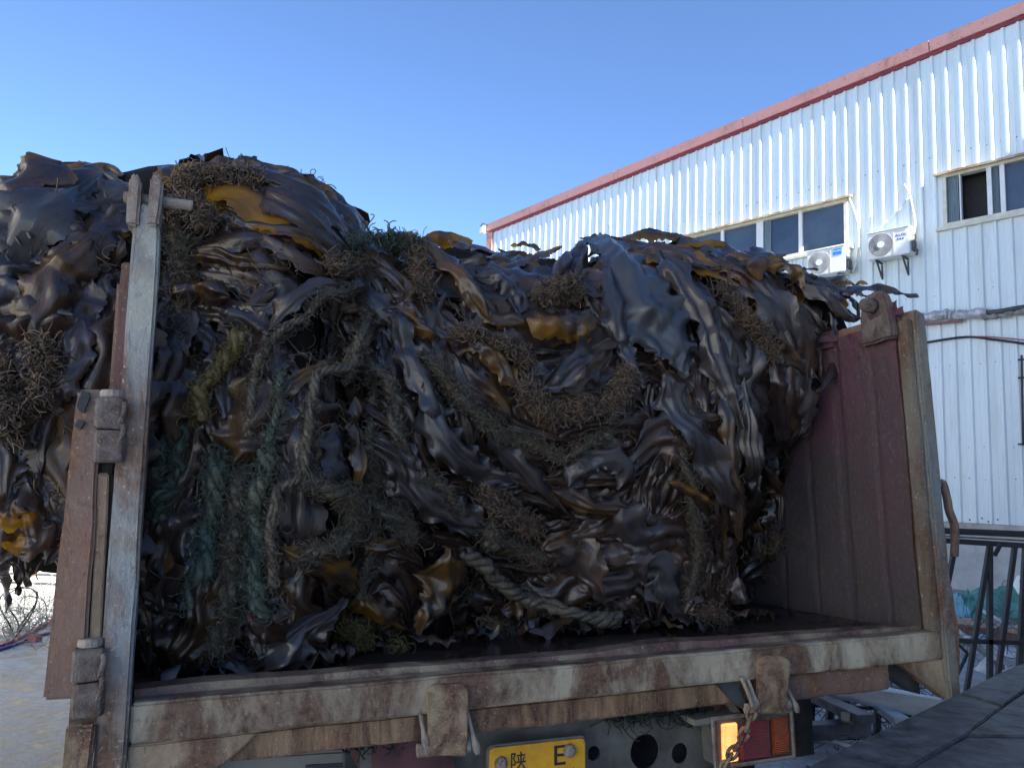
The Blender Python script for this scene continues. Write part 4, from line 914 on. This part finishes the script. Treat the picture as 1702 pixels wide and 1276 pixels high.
B_([(300,350),(370,356),(440,392),(500,425)], 42, "long purple kelp blade slanting across the tall mound's face", ed=.4, arch=.5, lift=.07)
B_([(520,310),(560,340),(590,375),(604,415)], 42, "amber kelp blade rimming the tall mound's right edge", am=.6, ed=.5, tip=.1)
B_([(485,400),(530,385),(570,390),(606,425)], 56, "brown kelp blade with yellow end at the tall mound's right foot", am=.2, ed=.8, arch=.4, tip=.08)
B_([(420,385),(460,370),(485,400)], 36, "small grey kelp flap folded on the tall mound's face", gr=.7)
B_([(305,450),(350,435),(400,445),(475,462)], 52, "shiny dark kelp blade with bright wet streaks below the tall mound", arch=.6, tw=.2, pl_=.25, tip=.3, lift=.08)
B_([(300,515),(350,505),(400,520)], 46, "rounded brown kelp blade right of the post at upper height", am=.1, arch=.6)
B_([(455,575),(490,520),(530,488),(578,478)], 34, "purple-grey kelp blade rising diagonally to the middle dip", gr=.35, arch=.4, lift=.09)
B_([(380,545),(440,560),(470,575)], 34, "dull kelp blade forking left of the diagonal purple blade", gr=.4)
B_([(650,438),(700,412),(750,408),(782,424)], 44, "orange kelp arch topping the middle crest beside the dip", am=.5, ed=.5, arch=.5, tip=.1)
B_([(648,412),(690,402),(700,420)], 26, "yellow kelp tip poking up on the middle crest", am=.95)
B_([(665,440),(720,465),(770,515),(800,560)], 40, "long tan kelp blade slanting down from the middle crest", am=.22, arch=.45, lift=.08)
B_([(750,505),(790,535),(830,555),(870,565)], 48, "tan kelp leaf with pale rim below the slanting tan blade", am=.15, gr=.2, arch=.4)
B_([(780,490),(820,492),(848,515),(850,545)], 46, "blue-grey kelp blade with folded corner in the middle upper load", gr=.75, arch=.3)
B_([(805,440),(850,432),(900,440)], 28, "grey kelp blade lying along the low saddle crest", gr=.5)
B_([(845,432),(875,430),(893,440)], 24, "yellow kelp tip standing on the saddle in front of the warehouse", am=.9, lift=.09)
B_([(905,500),(930,465),(950,455),(935,500)], 46, "shell-like grey-brown kelp fold under the saddle", gr=.3, arch=.7)
B_([(860,555),(900,560),(940,562),(962,572)], 58, "amber-brown kelp blade lying level above the root garland", am=.38, arch=.35, tip=.1, lift=.09)
B_([(885,650),(925,630),(965,600),(985,570)], 52, "glossy blue-grey kelp blade curving up beside the root garland", gr=.75, arch=-.35, lift=.09)
B_([(728,585),(780,600),(820,630),(845,660)], 40, "yellow-edged brown kelp blade slanting in the upper swag", am=.2, ed=.7, arch=.4, lift=.08)
B_([(735,605),(780,640),(820,670),(840,700)], 34, "tan kelp blade with pale rim under the yellow-edged one", am=.15, gr=.15, arch=.5)
B_([(640,530),(670,540),(700,565),(722,585)], 34, "brown kelp blade with amber end beside the middle dip", am=.35, arch=.5)
B_([(635,530),(660,590),(690,660),(720,740)], 40, "long blue-grey kelp strip falling diagonally from the middle dip", gr=.7, arch=.3, lift=.09)
B_([(690,650),(705,710),(750,760),(840,786)], 56, "frilled grey kelp blade sweeping right across the load's centre", gr=.75, ruf=.7, arch=.3, lift=.09)
B_([(620,700),(655,780),(710,830),(800,862)], 54, "pleated purple-grey kelp blade curving under the frilled grey blade", gr=.5, ruf=.6, pl_=.3, lift=.09)
B_([(985,440),(1030,500),(1075,570),(1110,650)], 120, "largest blue-grey kelp sheet hanging on the right mound", gr=.95, arch=.2, tw=.12, pl_=.2, ruf=.3, tip=.15, nw=19, lift=.1)
B_([(1000,455),(990,520),(1010,600),(1040,660)], 50, "blue-grey kelp strip edging the largest sheet's left side", gr=.8, arch=.4, lift=.08)
B_([(1090,470),(1140,550),(1170,640),(1190,720)], 62, "grey kelp strip hanging right of the largest sheet", gr=.6, arch=.3, pl_=.25, lift=.1)
B_([(1060,640),(1100,700),(1145,760),(1175,830)], 60, "grey kelp strip continuing below the largest sheet", gr=.7, arch=.2, lift=.1)
B_([(1000,425),(1050,402),(1110,400),(1160,412)], 40, "dark kelp blade arched over the right mound's top", ed=.3, arch=.5, lift=.06)
B_([(1015,438),(1070,430),(1120,440)], 44, "olive-yellow kelp blade on the right mound's upper left", am=.6, arch=.3, lift=.08)
B_([(1060,450),(1110,440),(1150,465)], 46, "round olive kelp blade below the right mound's top", am=.35, arch=.5, lift=.09)
B_([(1090,480),(1130,470),(1180,488)], 36, "amber kelp strip low on the right mound's crown", am=.5, lift=.09)
B_([(1120,420),(1180,415),(1225,425),(1258,440)], 34, "thin orange-brown kelp blade sloping right in front of the window", am=.35, arch=.5)
B_([(1258,428),(1268,412),(1276,424)], 20, "small orange kelp tip standing before the long window", am=.9, lift=.05, tip=.05, root=.05)
B_([(1222,475),(1265,466),(1298,480),(1302,510)], 52, "brown kelp blade curled over with a pale tip on the right slope", am=.2, arch=.6, lift=.1)
B_([(1190,450),(1260,460),(1320,480),(1395,505)], 30, "long narrow kelp blade running down the right crest", ed=.5, arch=.5, lift=.08)
B_([(1300,480),(1340,515),(1390,545)], 46, "broad grey kelp flap sloping to the right side wall", gr=.5, arch=.3, lift=.08)
B_([(1355,530),(1378,580),(1376,620),(1330,655)], 34, "grey kelp strip looping against the maroon side wall", gr=.5, arch=.4)
B_([(1320,492),(1365,505),(1400,525),(1418,560)], 44, "dark kelp flap folding down onto the maroon side wall's top edge", gr=.3, arch=.4, lift=.05, y=.38)
B_([(1310,490),(1350,500),(1395,514),(1430,524)], 30, "amber-rimmed kelp strip reaching the side wall's pin lug", am=.3, ed=.5, arch=.3, lift=.05, y=.4)
B_([(1380,500),(1410,502),(1432,505)], 18, "thin orange kelp strip lying on the side wall's top", am=.75, lift=.05, y=.42)
B_([(1395,500),(1450,490),(1522,506)], 34, "black kelp blade lying behind the side wall's pin lug", gr=.1, lift=.0, y=.25, tw=.05, ruf=.1, tip=.05, root=.05)
B_([(1235,560),(1270,580),(1295,600),(1310,630)], 46, "brown kelp leaf deep in the shadow right of the sheets", am=.12, arch=.4)
B_([(1195,640),(1212,740),(1215,830),(1212,930)], 40, "pale grey kelp strip hanging straight near the right end", gr=.8, arch=.4, lift=.1, pl_=.3)
B_([(1165,660),(1180,760),(1188,880)], 36, "brown kelp strip hanging left of the pale straight strip", am=.1, arch=.4, lift=.09)
B_([(1255,600),(1278,690),(1275,790)], 44, "dark kelp strip hanging along the load's right edge", gr=.3, arch=.4)
B_([(1190,950),(1196,1000),(1202,1036)], 30, "pointed kelp end touching the bed at the right foot", gr=.4, arch=.5, lift=.09)
B_([(1225,950),(1236,990),(1243,1022)], 22, "slim pointed kelp end at the far right foot", gr=.4, arch=.5)
B_([(1280,820),(1300,860),(1290,920),(1272,950)], 46, "ragged olive-yellow kelp clump at the load's right edge", am=.45, gr=.2, ruf=.7, pl_=.3)
B_([(708,880),(700,930),(675,975),(650,1020)], 100, "big tan leaf-shaped kelp blade in the lower middle", am=.2, gr=.12, arch=.35, tw=.05, ruf=.02, pl_=.0, tip=.55, root=.45, lift=.13)
B_([(870,875),(920,880),(960,920),(985,970)], 66, "tan triangular kelp blade right of the lower thick rope", am=.12, gr=.2, arch=.25, lift=.1)
B_([(900,800),(960,815),(1030,830)], 40, "brown folded kelp blade lying level in the load's centre right", am=.12, arch=.5, lift=.09)
B_([(1000,820),(1040,880),(1055,950)], 60, "grey-green torn kelp blade in the lower right swag", gr=.6, ruf=.5, lift=.09)
B_([(930,790),(970,750),(1010,760),(1000,790)], 46, "pale lilac kelp blade bunched in the centre right", gr=.85, ruf=.6, lift=.09)
B_([(1090,790),(1110,800),(1150,816)], 22, "shiny yellow-brown kelp stub right of centre", am=.5, arch=.7, lift=.09)
B_([(550,870),(600,890),(645,880)], 40, "reddish kelp blade stretched left of the big tan leaf", am=.25, arch=.4, lift=.08)
B_([(475,895),(510,935),(540,970)], 42, "tan kelp blade slanting between ropes at lower left", am=.3, arch=.45, lift=.08)
B_([(570,955),(605,985),(645,1020)], 42, "glossy tan kelp blade lying left of the big leaf's foot", am=.28, arch=.5, lift=.09)
B_([(375,920),(350,990),(330,1050),(320,1095)], 84, "glossy brown kelp blade with long white glints at lower left", am=.06, arch=.55, tw=.15, pl_=.25, lift=.08)
B_([(440,640),(425,710),(400,785)], 84, "wide brown kelp blade hanging between the left ropes", am=.1, arch=.3, tw=.15, lift=.07, tip=.3)
B_([(528,670),(540,730),(535,800)], 40, "amber-brown kelp strip hanging beside the long left rope", am=.3, arch=.4, lift=.08)
B_([(600,640),(650,730),(690,800)], 36, "dark shiny kelp strip parallel to the long blue-grey strip", arch=.5, lift=.08)
B_([(500,985),(485,1040),(450,1105)], 74, "blue-grey fan-shaped kelp frond at the bed's lower left", gr=.85, ruf=.6, pl_=.5, lift=.1, tip=.05, root=.5)
B_([(805,985),(860,1000),(900,1040)], 50, "brown kelp blade crumpled at the bed's edge, bottom centre", am=.15, gr=.1, lift=.08)
B_([(1100,880),(1120,960),(1110,1010)], 50, "mottled kelp blade hanging at the lower right above the bed", am=.05, gr=.3)
B_([(810,900),(880,895),(930,912)], 22, "thin reddish kelp strip above the thick rope", am=.25)
B_([(250,1060),(280,1040),(320,1060)], 46, "wet shiny kelp blade curled on the bed by the left post", arch=.6)

# ropes and root garlands
GR = 'ropes hanging through the kelp'
def rope(path, rpx, label, mat=None, fuzz=300, flen=.035, lift=.09, name='rope', core=True, thick=.0012, cat='rope', pitch=6.0):
    lp = sum(math.dist(a, b) for a, b in zip(path, path[1:])); n = max(30, int(lp / 2.2)); P_, Nm = trace(path, n); lift += .02; P_ = P_ + Nm * lift
    r = rpx / F * (P_[:, 1].mean() - CT[1]); T_ = np.gradient(P_, axis=0); T_ /= np.linalg.norm(T_, axis=1)[:, None]
    A = np.cross(T_, Nm); A /= np.linalg.norm(A, axis=1)[:, None]; B2 = np.cross(A, T_); L_ = np.concatenate([[0], np.cumsum(np.linalg.norm(np.diff(P_, axis=0), axis=1))])
    rs = np.random.RandomState(int(path[0][0] + path[0][1])); t = TB(); rr = r * (1 + .22 * rnd1(n, 5, rs)); P_ = P_ + Nm * (rnd1(n, 2, rs, .012))[:, None] + A * (rnd1(n, 3, rs, .009))[:, None]; L_ = L_ * (1 + .06 * rnd1(n, 2, rs))
    if core:
        for k in range(3):
            th = 2 * np.pi * (L_ / (r * pitch) + k / 3); S_ = P_ + (A * np.cos(th)[:, None] + B2 * np.sin(th)[:, None]) * (rr * .52)[:, None]
            V, Fq = tubes(S_[None], (rr * .56)[None], 8); t.add(V, Fq)
    if fuzz:
        V, Fq = curls(P_, r * (.95 if core else .75), int(fuzz * (1.2 if core else .45)), rs, ln=flen * 1.05, thick=thick * (.85 if core else 1.0), K=8, curl=1.0); t.add(V, Fq)
    return tag(t.make(name, mat or ROPE), label, cat, GR if cat == 'rope' else 'root garlands in the load')
rope([(722,888),(770,925),(830,955),(880,975),(940,992),(1010,990)], 12, "thickest twisted rope curving along the load's lower middle", fuzz=500, lift=.12, thick=.0009)
rope([(790,880),(800,860),(770,850)], 11, "short rope loop above the thickest rope's left end", fuzz=200, lift=.11)
rope([(560,510),(525,590),(495,690),(485,790),(470,880),(465,960)], 7.5, "long thin rope hanging at left from the dip to near the bed", fuzz=700, lift=.11)
rope([(378,755),(372,830),(350,910),(328,985)], 14, "greenish frayed rope slanting down to lower left", ROPEG, 700, .05, pitch=7)
rope([(410,785),(402,860),(398,930),(388,1000),(378,1050)], 12, "brown fuzzy rope hanging right of the greenish slanting rope", fuzz=1300, flen=.05)
rope([(455,750),(440,830),(440,920),(452,1000)], 13, "dark green rope hanging beside the long thin rope", ROPEG, 600, .05)
rope([(410,575),(385,625),(355,660),(350,700)], 12, "ochre-green fuzzy rope bent below the upper left blades", ROOTY, 600, .035)
rope([(560,560),(530,600),(515,640)], 11, "short ribbed rope under the middle dip, left one", fuzz=250)
rope([(590,530),(570,590),(545,640)], 11, "short ribbed rope under the middle dip, right one", fuzz=250)
rope([(612,600),(640,640),(650,680),(640,730)], 10, "frayed rope crooked right of the middle dip", fuzz=600, flen=.04)
rope([(545,740),(580,790),(620,830),(665,870)], 11, "root-covered rope slanting right towards the big tan leaf", fuzz=1500, flen=.05)
rope([(495,790),(520,830),(520,880),(490,905)], 12, "fuzzy hooked rope end beside the long thin rope", ROPE, 1300, .05)
rope([(265,700),(285,740),(278,790),(262,830),(280,860)], 11, "dark rope knotted in loops right beside the left post", ROPEG, 500, .04, lift=.06)
rope([(262,740),(258,790),(272,830)], 9, "second strand of rope loop touching the left post", ROPEG, 300, .04, lift=.07)
rope([(285,365),(284,450),(278,560)], 15, "fuzzy rope hanging just right of the left post's top", fuzz=1800, flen=.06, lift=.05)
rope([(600,480),(575,560),(560,640),(548,740)], 6, "thin dark rope falling straight from the middle dip", fuzz=500, lift=.10)
rope([(520,500),(470,580),(430,650),(418,720)], 6, "thin dark rope slanting left beneath the diagonal purple blade", fuzz=500, lift=.10)
rope([(585,700),(590,800),(560,900),(540,980)], 7, "crusted rope hanging left of the big tan leaf", fuzz=900, lift=.09)
rope([(480,640),(455,760),(430,860),(420,960)], 6, "thin greenish rope between the frayed rope and the long thin rope", ROPEG, 500, .04, lift=.09)
rope([(700,610),(760,680),(840,720),(920,740),(990,720)], 7, "crusted rope swagging below the curly root garland", fuzz=1500, flen=.045, lift=.09)
rope([(680,780),(760,850),(860,890),(960,900)], 6, "thin crusted rope swagging above the thickest rope", fuzz=1200, flen=.045, lift=.09)
rope([(1090,700),(1120,800),(1130,900),(1110,980)], 6, "crusted rope hanging between the right mound's grey strips", fuzz=900, flen=.045, lift=.08)
def garland(path, rpx, label, mat=ROOT, fuzz=2600, **k): return rope(path, rpx * .8, label, mat, fuzz, .05, name='root_garland', core=False, thick=.0015, cat='kelp roots', lift=k.get('lift', .09))
garland([(845,650),(880,675),(930,690),(980,680),(1010,640)], 17, "brown curly root garland sagging across the load's centre", fuzz=5200, lift=.11)
garland([(740,580),(790,590),(830,600),(865,615)], 13, "greenish root garland slanting above the yellow-edged blade", fuzz=2000)
garland([(880,525),(930,510),(945,515)], 22, "brown root tuft beneath the saddle crest", fuzz=2200)
garland([(670,450),(680,490),(700,520)], 18, "grey root tuft under the middle crest's orange arch", fuzz=1800)
garland([(780,800),(830,830),(870,850)], 18, "brown root garland behind the frilled grey blade", fuzz=2200)
garland([(310,338),(360,330),(420,338)], 15, "grey root tangle filling the tall mound's upper face", fuzz=3000, lift=.06)
garland([(300,385),(340,380),(370,400)], 15, "brown root tangle under the long purple blade", fuzz=2200)
garland([(500,455),(560,460),(610,470)], 15, "dark root tangle between the tall mound and the dip", fuzz=2600)
garland([(612,442),(630,436),(648,448)], 12, "blue-green root tuft in the middle dip", ROPEG, 1600)
garland([(1180,510),(1220,550),(1250,600)], 13, "dark root tangle in the hollow of the right mound", fuzz=2200)
garland([(540,1030),(560,1040),(590,1045)], 16, "ochre root clump resting near the bed's front edge", ROOTY, 1800)
garland([(620,1075),(625,1060),(640,1040)], 7, "little knotted root end hanging over the bed edge", ROOTY, 300, lift=.13)
garland([(1130,1000),(1170,1010)], 14, "root clump at the bed right of centre", fuzz=900)
garland([(780,1010),(830,1030)], 14, "dark root clump on the bed, bottom centre", fuzz=900)
garland([(10,620),(26,680),(28,740)], 9, "dark root tangle hanging at the photo's left edge", fuzz=2600)
garland([(90,600),(84,640),(70,690)], 8, "dark root tangle left of the rusty gate's top", fuzz=1800)
# straps hanging at lower left outside the truck
for k, (u, v0, v1, w_) in enumerate(((8, 850, 1020, 30), (34, 880, 990, 22), (50, 860, 975, 20))):
    n = 24; P_ = np.array([tp(u + 6 * math.sin(i * .4 + k), v0 + (v1 - v0) * i / (n - 1), y=.42) for i in range(n)]); r = RB()
    r.add(*ribbon(P_, np.tile([0, -1., .1], (n, 1)), w_ / F * 2.34, RS, 0, 9, .5, .5, .9, .3, 0, .3, .3, .1)); 
    tag(rbobj('kelp_blade', r), ["tattered kelp strap dangling lowest at the photo's left edge", "dark kelp strap dangling over the pale building at left", "short dark kelp strap dangling nearest the rusty gate"][k], 'kelp blade', GB)
# small coloured twine ties
for (path, lab, col) in (([(418,925),(420,940),(422,955),(430,952)], "red twine knot on the dark green rope", (.3, .03, .04)), ([(366,1075),(364,1095),(358,1112)], "violet twine tuft on the bed by the lower left ropes", (.13, .04, .16)), ([(436,985),(434,1000),(438,1010)], "red twine end low on the long rope", (.25, .03, .05))):
    P_, Nm = trace(path, 14); V, Fq = curls(P_ + Nm * .12, .003, 9, np.random.RandomState(5), ln=.02, thick=.0010); t = TB(); t.add(V, Fq); tag(t.make('twine', plain('twine', col, .6)), lab, 'twine')
# ------------------------------------------------------------------ surroundings
def wpt(u, v, Y): r = wray(u, v); return CAM + r * (Y / r[1])
def hp(u, v, z=0.0): r = wray(u, v); return CAM + r * ((z - CAM[2]) / r[2])
rr_ = random.Random(3)
# seamed platform at bottom right
slm = plain('slate_plate', (.065, .070, .076), .55, 0, .5, 16, 1.0, .012, .4)
pf = empty('platform', hp(1560, 1276, 1.0) - np.array([-.5, .2, 1.0]), "dark slate-grey platform of seamed plates at the photo's bottom right corner", 'platform')
def slab(l, z, t=.012): return MB().prism([hp(u, v, z) for u, v in l], (0, 0, -t))
for l, z in (([(1240, 1322), (1591, 1152), (1622, 1160), (1664, 1173), (1602, 1221), (1500, 1279), (1420, 1322)], 1.000), ([(1596, 1150), (1660, 1118), (1760, 1075), (1760, 1098), (1704, 1143), (1667, 1171)], .998), ([(1666, 1175), (1708, 1146), (1790, 1098), (1790, 1221), (1606, 1220)], .996), ([(1604, 1225), (1790, 1226), (1790, 1340), (1400, 1340), (1505, 1281)], .992)):
    obj('plate', slab(l, z), slm, pf, bevel=.003, cuts=3, jit=.0025, sub=.12)
mb = MB(); mb.prism([hp(u, v, .975) for u, v in ((1300, 1330), (1600, 1172), (1800, 1080), (1900, 1400))], (0, 0, -.975)); obj('platform_body', mb, MAT['black'], pf)

# steel rack leaning beyond the truck
rk = empty('steel_rack', wpt(1660, 1100, 5.2) * np.array([1, 1, 0]), "black steel bar rack standing between the truck and the warehouse", 'rack')
def rb_(name, a, b, Y, w, mat='black', par=rk, Y2=None):
    mb = MB(); mb.bar(wpt(*a, Y), wpt(*b, Y2 or Y), w); return obj(name, mb, MAT[mat] if isinstance(mat, str) else mat, par)
Yk = 5.2
shiny = plain('worn_steel', (.16, .16, .18), .35, .5, .3, 12, .2)
rb_('rail', (1540, 896), (1790, 912), Yk, .035); rb_('rail', (1540, 882), (1790, 893), Yk + .2, .03); rb_('rail', (1540, 889), (1790, 903), Yk + .35, .012, shiny); rb_('rail', (1320, 1056), (1790, 1070), Yk, .03)
rb_('rail', (1540, 878), (1790, 888), Yk + .5, .02)
for a, b in (((1588, 905), (1572, 985)), ((1645, 905), (1603, 1170)), ((1687, 905), (1655, 1150)), ((1704, 905), (1692, 1140)), ((1740, 905), (1730, 1140))): rb_('upright', a, b, Yk, .027)
rb_('cross_pin', (1664, 902), (1653, 923), Yk - .1, .02)
for a, b in (((1352, 1122), (1346, 1226)), ((1386, 1125), (1374, 1224)), ((1411, 1126), (1399, 1224)), ((1461, 1130), (1457, 1222)), ((1510, 1175), (1508, 1195)), ((1327, 1125), (1322, 1180))): rb_('upright', a, b, Yk, .036)
rb_('rail', (1320, 1226), (1480, 1221), Yk, .035); rb_('rail', (1320, 1170), (1500, 1178), Yk + .1, .02)
rb_('kinked_rod', (1592, 1070), (1608, 1085), Yk - .2, .015); rb_('kinked_rod', (1608, 1085), (1588, 1128), Yk - .2, .015)
mb = MB(); mb.bar(wpt(1640, 1100, Yk)*[1,1,0], wpt(1645, 906, Yk), .03); mb.bar(wpt(1700, 1100, Yk)*[1,1,0], wpt(1704, 906, Yk), .03); obj('foot_bars', mb, MAT['black'], rk)

# scrap on the ground behind the rack
scrapw = plain('pale_channel', (.42, .45, .46), .45, .2, .15, 5, .2); scrapd = plain('dull_steel', (.11, .11, .12), .5, .4, .4, 8, .3); wood = plain('plank_wood', (.30, .25, .19), .8, 0, .25, 6, .4, stretch=(.3, 3, 3)); brown = plain('brown_timber', (.12, .055, .04), .8, 0, .3, 6, .3)
def gbar(a, b, w, h, mat, name, label, cat, lift=.06, lift2=None):
    A = hp(*a, z=lift); Bq = hp(*b, z=lift if lift2 is None else lift2); mb = MB(); mb.bar(A, Bq, w, h); return tag(obj(name, mb, mat, bevel=.004), label, cat)
gbar((1335, 1130), (1560, 1178), .16, .10, scrapw, 'steel_channel', "long pale steel channel lying under the truck's right corner", 'scrap metal', .35)
gbar((1440, 1150), (1560, 1168), .05, .05, scrapw, 'steel_channel', "thin pale steel strip lying above the long pale channel", 'scrap metal', .5)
gbar((1462, 1172), (1500, 1195), .10, .02, scrapw, 'steel_strip', "short white strip beside the rack under the truck", 'scrap metal', .3)
gbar((1462, 1180), (1490, 1200), .03, .03, scrapw, 'steel_strip', "thin white rod under the short white strip", 'scrap metal', .25)
gbar((1340, 1215), (1440, 1208), .09, .09, scrapd, 'steel_tube', "grey square tube lying at the rack's foot under the tail light side", 'scrap metal', .2)
gbar((1385, 1230), (1420, 1242), .02, .02, scrapw, 'steel_rod', "thin bright rod lying before the rack's foot", 'scrap metal', .15)
gbar((1405, 1190), (1430, 1222), .05, .05, wood, 'timber', "short stick leaning among scrap under the truck", 'timber', .3, .05)
gbar((1340, 1150), (1440, 1195), .12, .05, scrapd, 'steel_plate', "dark steel plate lying below the pale channel", 'scrap metal', .3)
gbar((1575, 1026), (1715, 1052), .20, .05, wood, 'plank', "pale plank lying before the warehouse behind the rack", 'plank', .12)
gbar((1575, 1040), (1715, 1064), .16, .08, brown, 'timber', "red-brown timber lying in front of the pale plank", 'timber', .05)
gbar((1578, 1036), (1612, 1062), .03, .03, scrapw, 'pipe', "white pipe leaning left over the red-brown timber", 'pipe', .2, .08)
gbar((1625, 1010), (1668, 1034), .035, .035, scrapw, 'pipe', "white pipe lying on the teal tarpaulin's edge", 'pipe', .2, .1)
gbar((1625, 1075), (1665, 1108), .05, .05, scrapd, 'steel_tube', "grey tube lying behind the rack near the white sack", 'scrap metal', .1)
def crumple(cx_, cy_, w_, h_, zc, mat, name, label, cat, n=26, seed=1, amp=.35):
    c = hp(cx_, cy_, 0); d = (c - CAM)[1]; sx = w_ / F * d / 2; rs = np.random.RandomState(seed); mb = MB(); hh = h_ / F * d
    for i in range(n + 1):
        for k in range(n + 1):
            x = (i / n * 2 - 1); y = (k / n * 2 - 1); r = max(abs(x), abs(y)); nn = noise.turbulence(Vector((x * 2 + seed, y * 2, 0)), 4, True) ; n2 = noise.noise(Vector((x * 4, y * 4, seed)))
            z = max(.004, hh * (1 - r ** 2.5) * (.45 + .45 * nn)); mb.v.append((c[0] + x * sx * (1 + .15 * n2), c[1] + y * sx * .8 * (1 + .15 * nn), z))
    for i in range(n):
        for k in range(n): a = i * (n + 1) + k; mb.f.append((a, a + n + 1, a + n + 2, a + 1))
    return tag(obj(name, mb, mat, smooth=False), label, cat)
teal = plain('teal_tarp', (.10, .30, .26), .55, 0, .35, 3, .3); 
crumple(1655, 1022, 120, 62, 0, teal, 'tarpaulin', "crumpled teal tarpaulin heaped at the warehouse foot", 'tarpaulin', seed=3)
crumple(1595, 1020, 60, 50, 0, teal, 'tarpaulin', "smaller green tarpaulin heap right beside the truck's rear post", 'tarpaulin', seed=8)
crumple(1588, 1022, 34, 44, 0, plain('blue_sheet', (.22, .50, .62), .5), 'plastic_sheet', "light blue plastic sheet poking from the tarpaulin by the truck post", 'plastic sheet', seed=5)
crumple(1650, 1118, 42, 34, 0, plain('white_sack', (.5, .52, .54), .6, 0, .2, 14, .4), 'sack', "crumpled white sack beside the platform's upper edge", 'sack', seed=6)
crumple(1695, 1092, 40, 22, 0, plain('grey_sack', (.45, .5, .55), .6, 0, .2, 14, .4), 'sack', "pale sack behind the rack at the photo's right edge", 'sack', seed=9)
crumple(1637, 1060, 22, 8, 0, plain('blue_bag', (.25, .4, .6), .5), 'bag', "small pale blue bag on the ground behind the rack", 'bag', seed=12)
# fine rubble along the wall
tb = TB(); cs = []
for _ in range(60): cs.append(hp(rr_.uniform(1560, 1740), rr_.uniform(1015, 1100), .02))
for _ in range(50): cs.append(hp(rr_.uniform(1320, 1560), rr_.uniform(1150, 1250), .03))
cs = (np.array(cs) - OW) @ RTW
V, Fq = curls(cs, .25, 500, np.random.RandomState(2), ln=.4, thick=.004, K=5, curl=.25); V[:, 2] = V[:, 2]; tb.add(V, Fq)
tag(tb.make('scrap_litter', scrapd), "thin wire and stick litter strewn on the ground behind the rack", 'litter', kind='stuff')
c = hp(1698, 1000, 0); mb = MB()
mb.tube([c + [0, 0, 0], c + [0, 0, .25], c + [0, 0, .42]], [.14, .12, .05], 14); tag(obj('bottle', mb, MAT['white'], smooth=False), "white plastic container standing by the tarpaulin", 'container')

# left background
bd = empty('cream_building', wpt(0, 990, 9.3) * np.array([1, 1, 0]), "sunlit cream building with dark siding joints behind the load's left end", 'building')
Yb = 9.3; crm = plain('cream_wall', (.62, .58, .46), .8, 0, .08, 2, .2)
P_ = [wpt(-260, 560, Yb), wpt(-60, 300, Yb), wpt(-20, 312, Yb), wpt(22, 352, Yb), wpt(260, 640, Yb)]
poly = [np.array([P_[0][0], Yb, 0])] + P_ + [np.array([P_[-1][0], Yb, 0])]
obj('wall', MB().prism(poly, (0, 5, 0)), crm, bd)
for v in range(925, 999, 15):
    a = wpt(-260, v, Yb); b = wpt(260, v + 3, Yb); mb = MB(); mb.box((a[0], Yb - .012, a[2] - .012), (b[0], Yb - .001, a[2] + .012)); obj('siding_joint', mb, MAT['darkgrey'], bd)
a = wpt(47, 942, Yb); b = wpt(60, 954, Yb); mb = MB(); mb.box((a[0], Yb - .04, b[2]), (b[0], Yb - .014, a[2])); tag(obj('sign', mb, plain('red_sign', (.75, .05, .05), .5)), "small red sign on the cream building's wall", 'sign')
mb = MB(); mb.box((-7.5, 8.6, 0), (-4.2, 8.8, .16)); tag(obj('low_wall', mb, plain('low_wall', (.42, .43, .42), .8), bevel=.02, cuts=2, jit=.01, sub=.2), "low pale kerb wall before the cream building", 'wall')
cs = np.array([hp(rr_.uniform(-20, 100), rr_.uniform(1012, 1045), .03 + rr_.random() * .25) for _ in range(60)]); cs = (cs - OW) @ RTW
tb = TB(); V, Fq = curls(cs, .2, 200, np.random.RandomState(7), ln=.6, thick=.0025, K=9, curl=.5); tb.add(V, Fq)
tag(tb.make('dry_brush', plain('dry_vine', (.26, .25, .22), .8)), "dry grey brush and vines along the low kerb wall", 'brush', kind='stuff')
for path, col, lab, r in (([(-30, 1082), (10, 1070), (40, 1056), (72, 1038), (90, 1026)], (.5, .06, .10), "red rope lying across the concrete yard at left", .018), ([(-30, 1086), (15, 1074), (50, 1060), (80, 1052), (110, 1050)], (.08, .07, .30), "blue rope lying beside the red rope on the yard", .014)):
    mb = MB(); mb.tube(smooth([hp(u, v, r) for u, v in path]), r, 6); tag(obj('rope', mb, plain('rope_col', col, .6), smooth=True), lab, 'rope')
mb = MB(); mb.tube([hp(52 + 0, 1063, .02), hp(64, 1060, .02)], .045, 8); tag(obj('can', mb, plain('red_can', (.5, .15, .13), .5), bevel=.004), "small red and grey can lying on the yard near the ropes", 'can')
for k, (u, v, rx, rz) in enumerate(((28, 1018, .13, .22), (34, 1012, .10, .18))):
    c = wpt(u, v, 7.0); mb = MB(); mb.tube([c + np.array([rx * math.cos(t), .1 * math.sin(2 * t), rz * math.sin(t)]) for t in np.linspace(0, 6.283, 30)], .007, 5, False)
    tag(obj('wire_loop', mb, MAT['black'], smooth=True), ["larger black wire loop hanging in the brush at left", "smaller black wire loop hanging in the brush at left"][k], 'wire')

cs = np.array([tp(rr_.uniform(1000, 1190), rr_.uniform(1150, 1188), y=.13) for _ in range(50)] + [tp(rr_.uniform(530, 690), rr_.uniform(1195, 1225), y=.13) for _ in range(30)])
tb = TB(); V, Fq = curls(cs, .025, 1500, np.random.RandomState(9), ln=.06, thick=.0016, K=8); tb.add(V, Fq)
tag(tb.make('hanging_weed', fibre('dark_weed', (.02, .035, .032), (.03, .035, .03), (.09, .10, .09))), "dark wet weed hanging under the truck bed's rear beam", 'weed', kind='stuff')
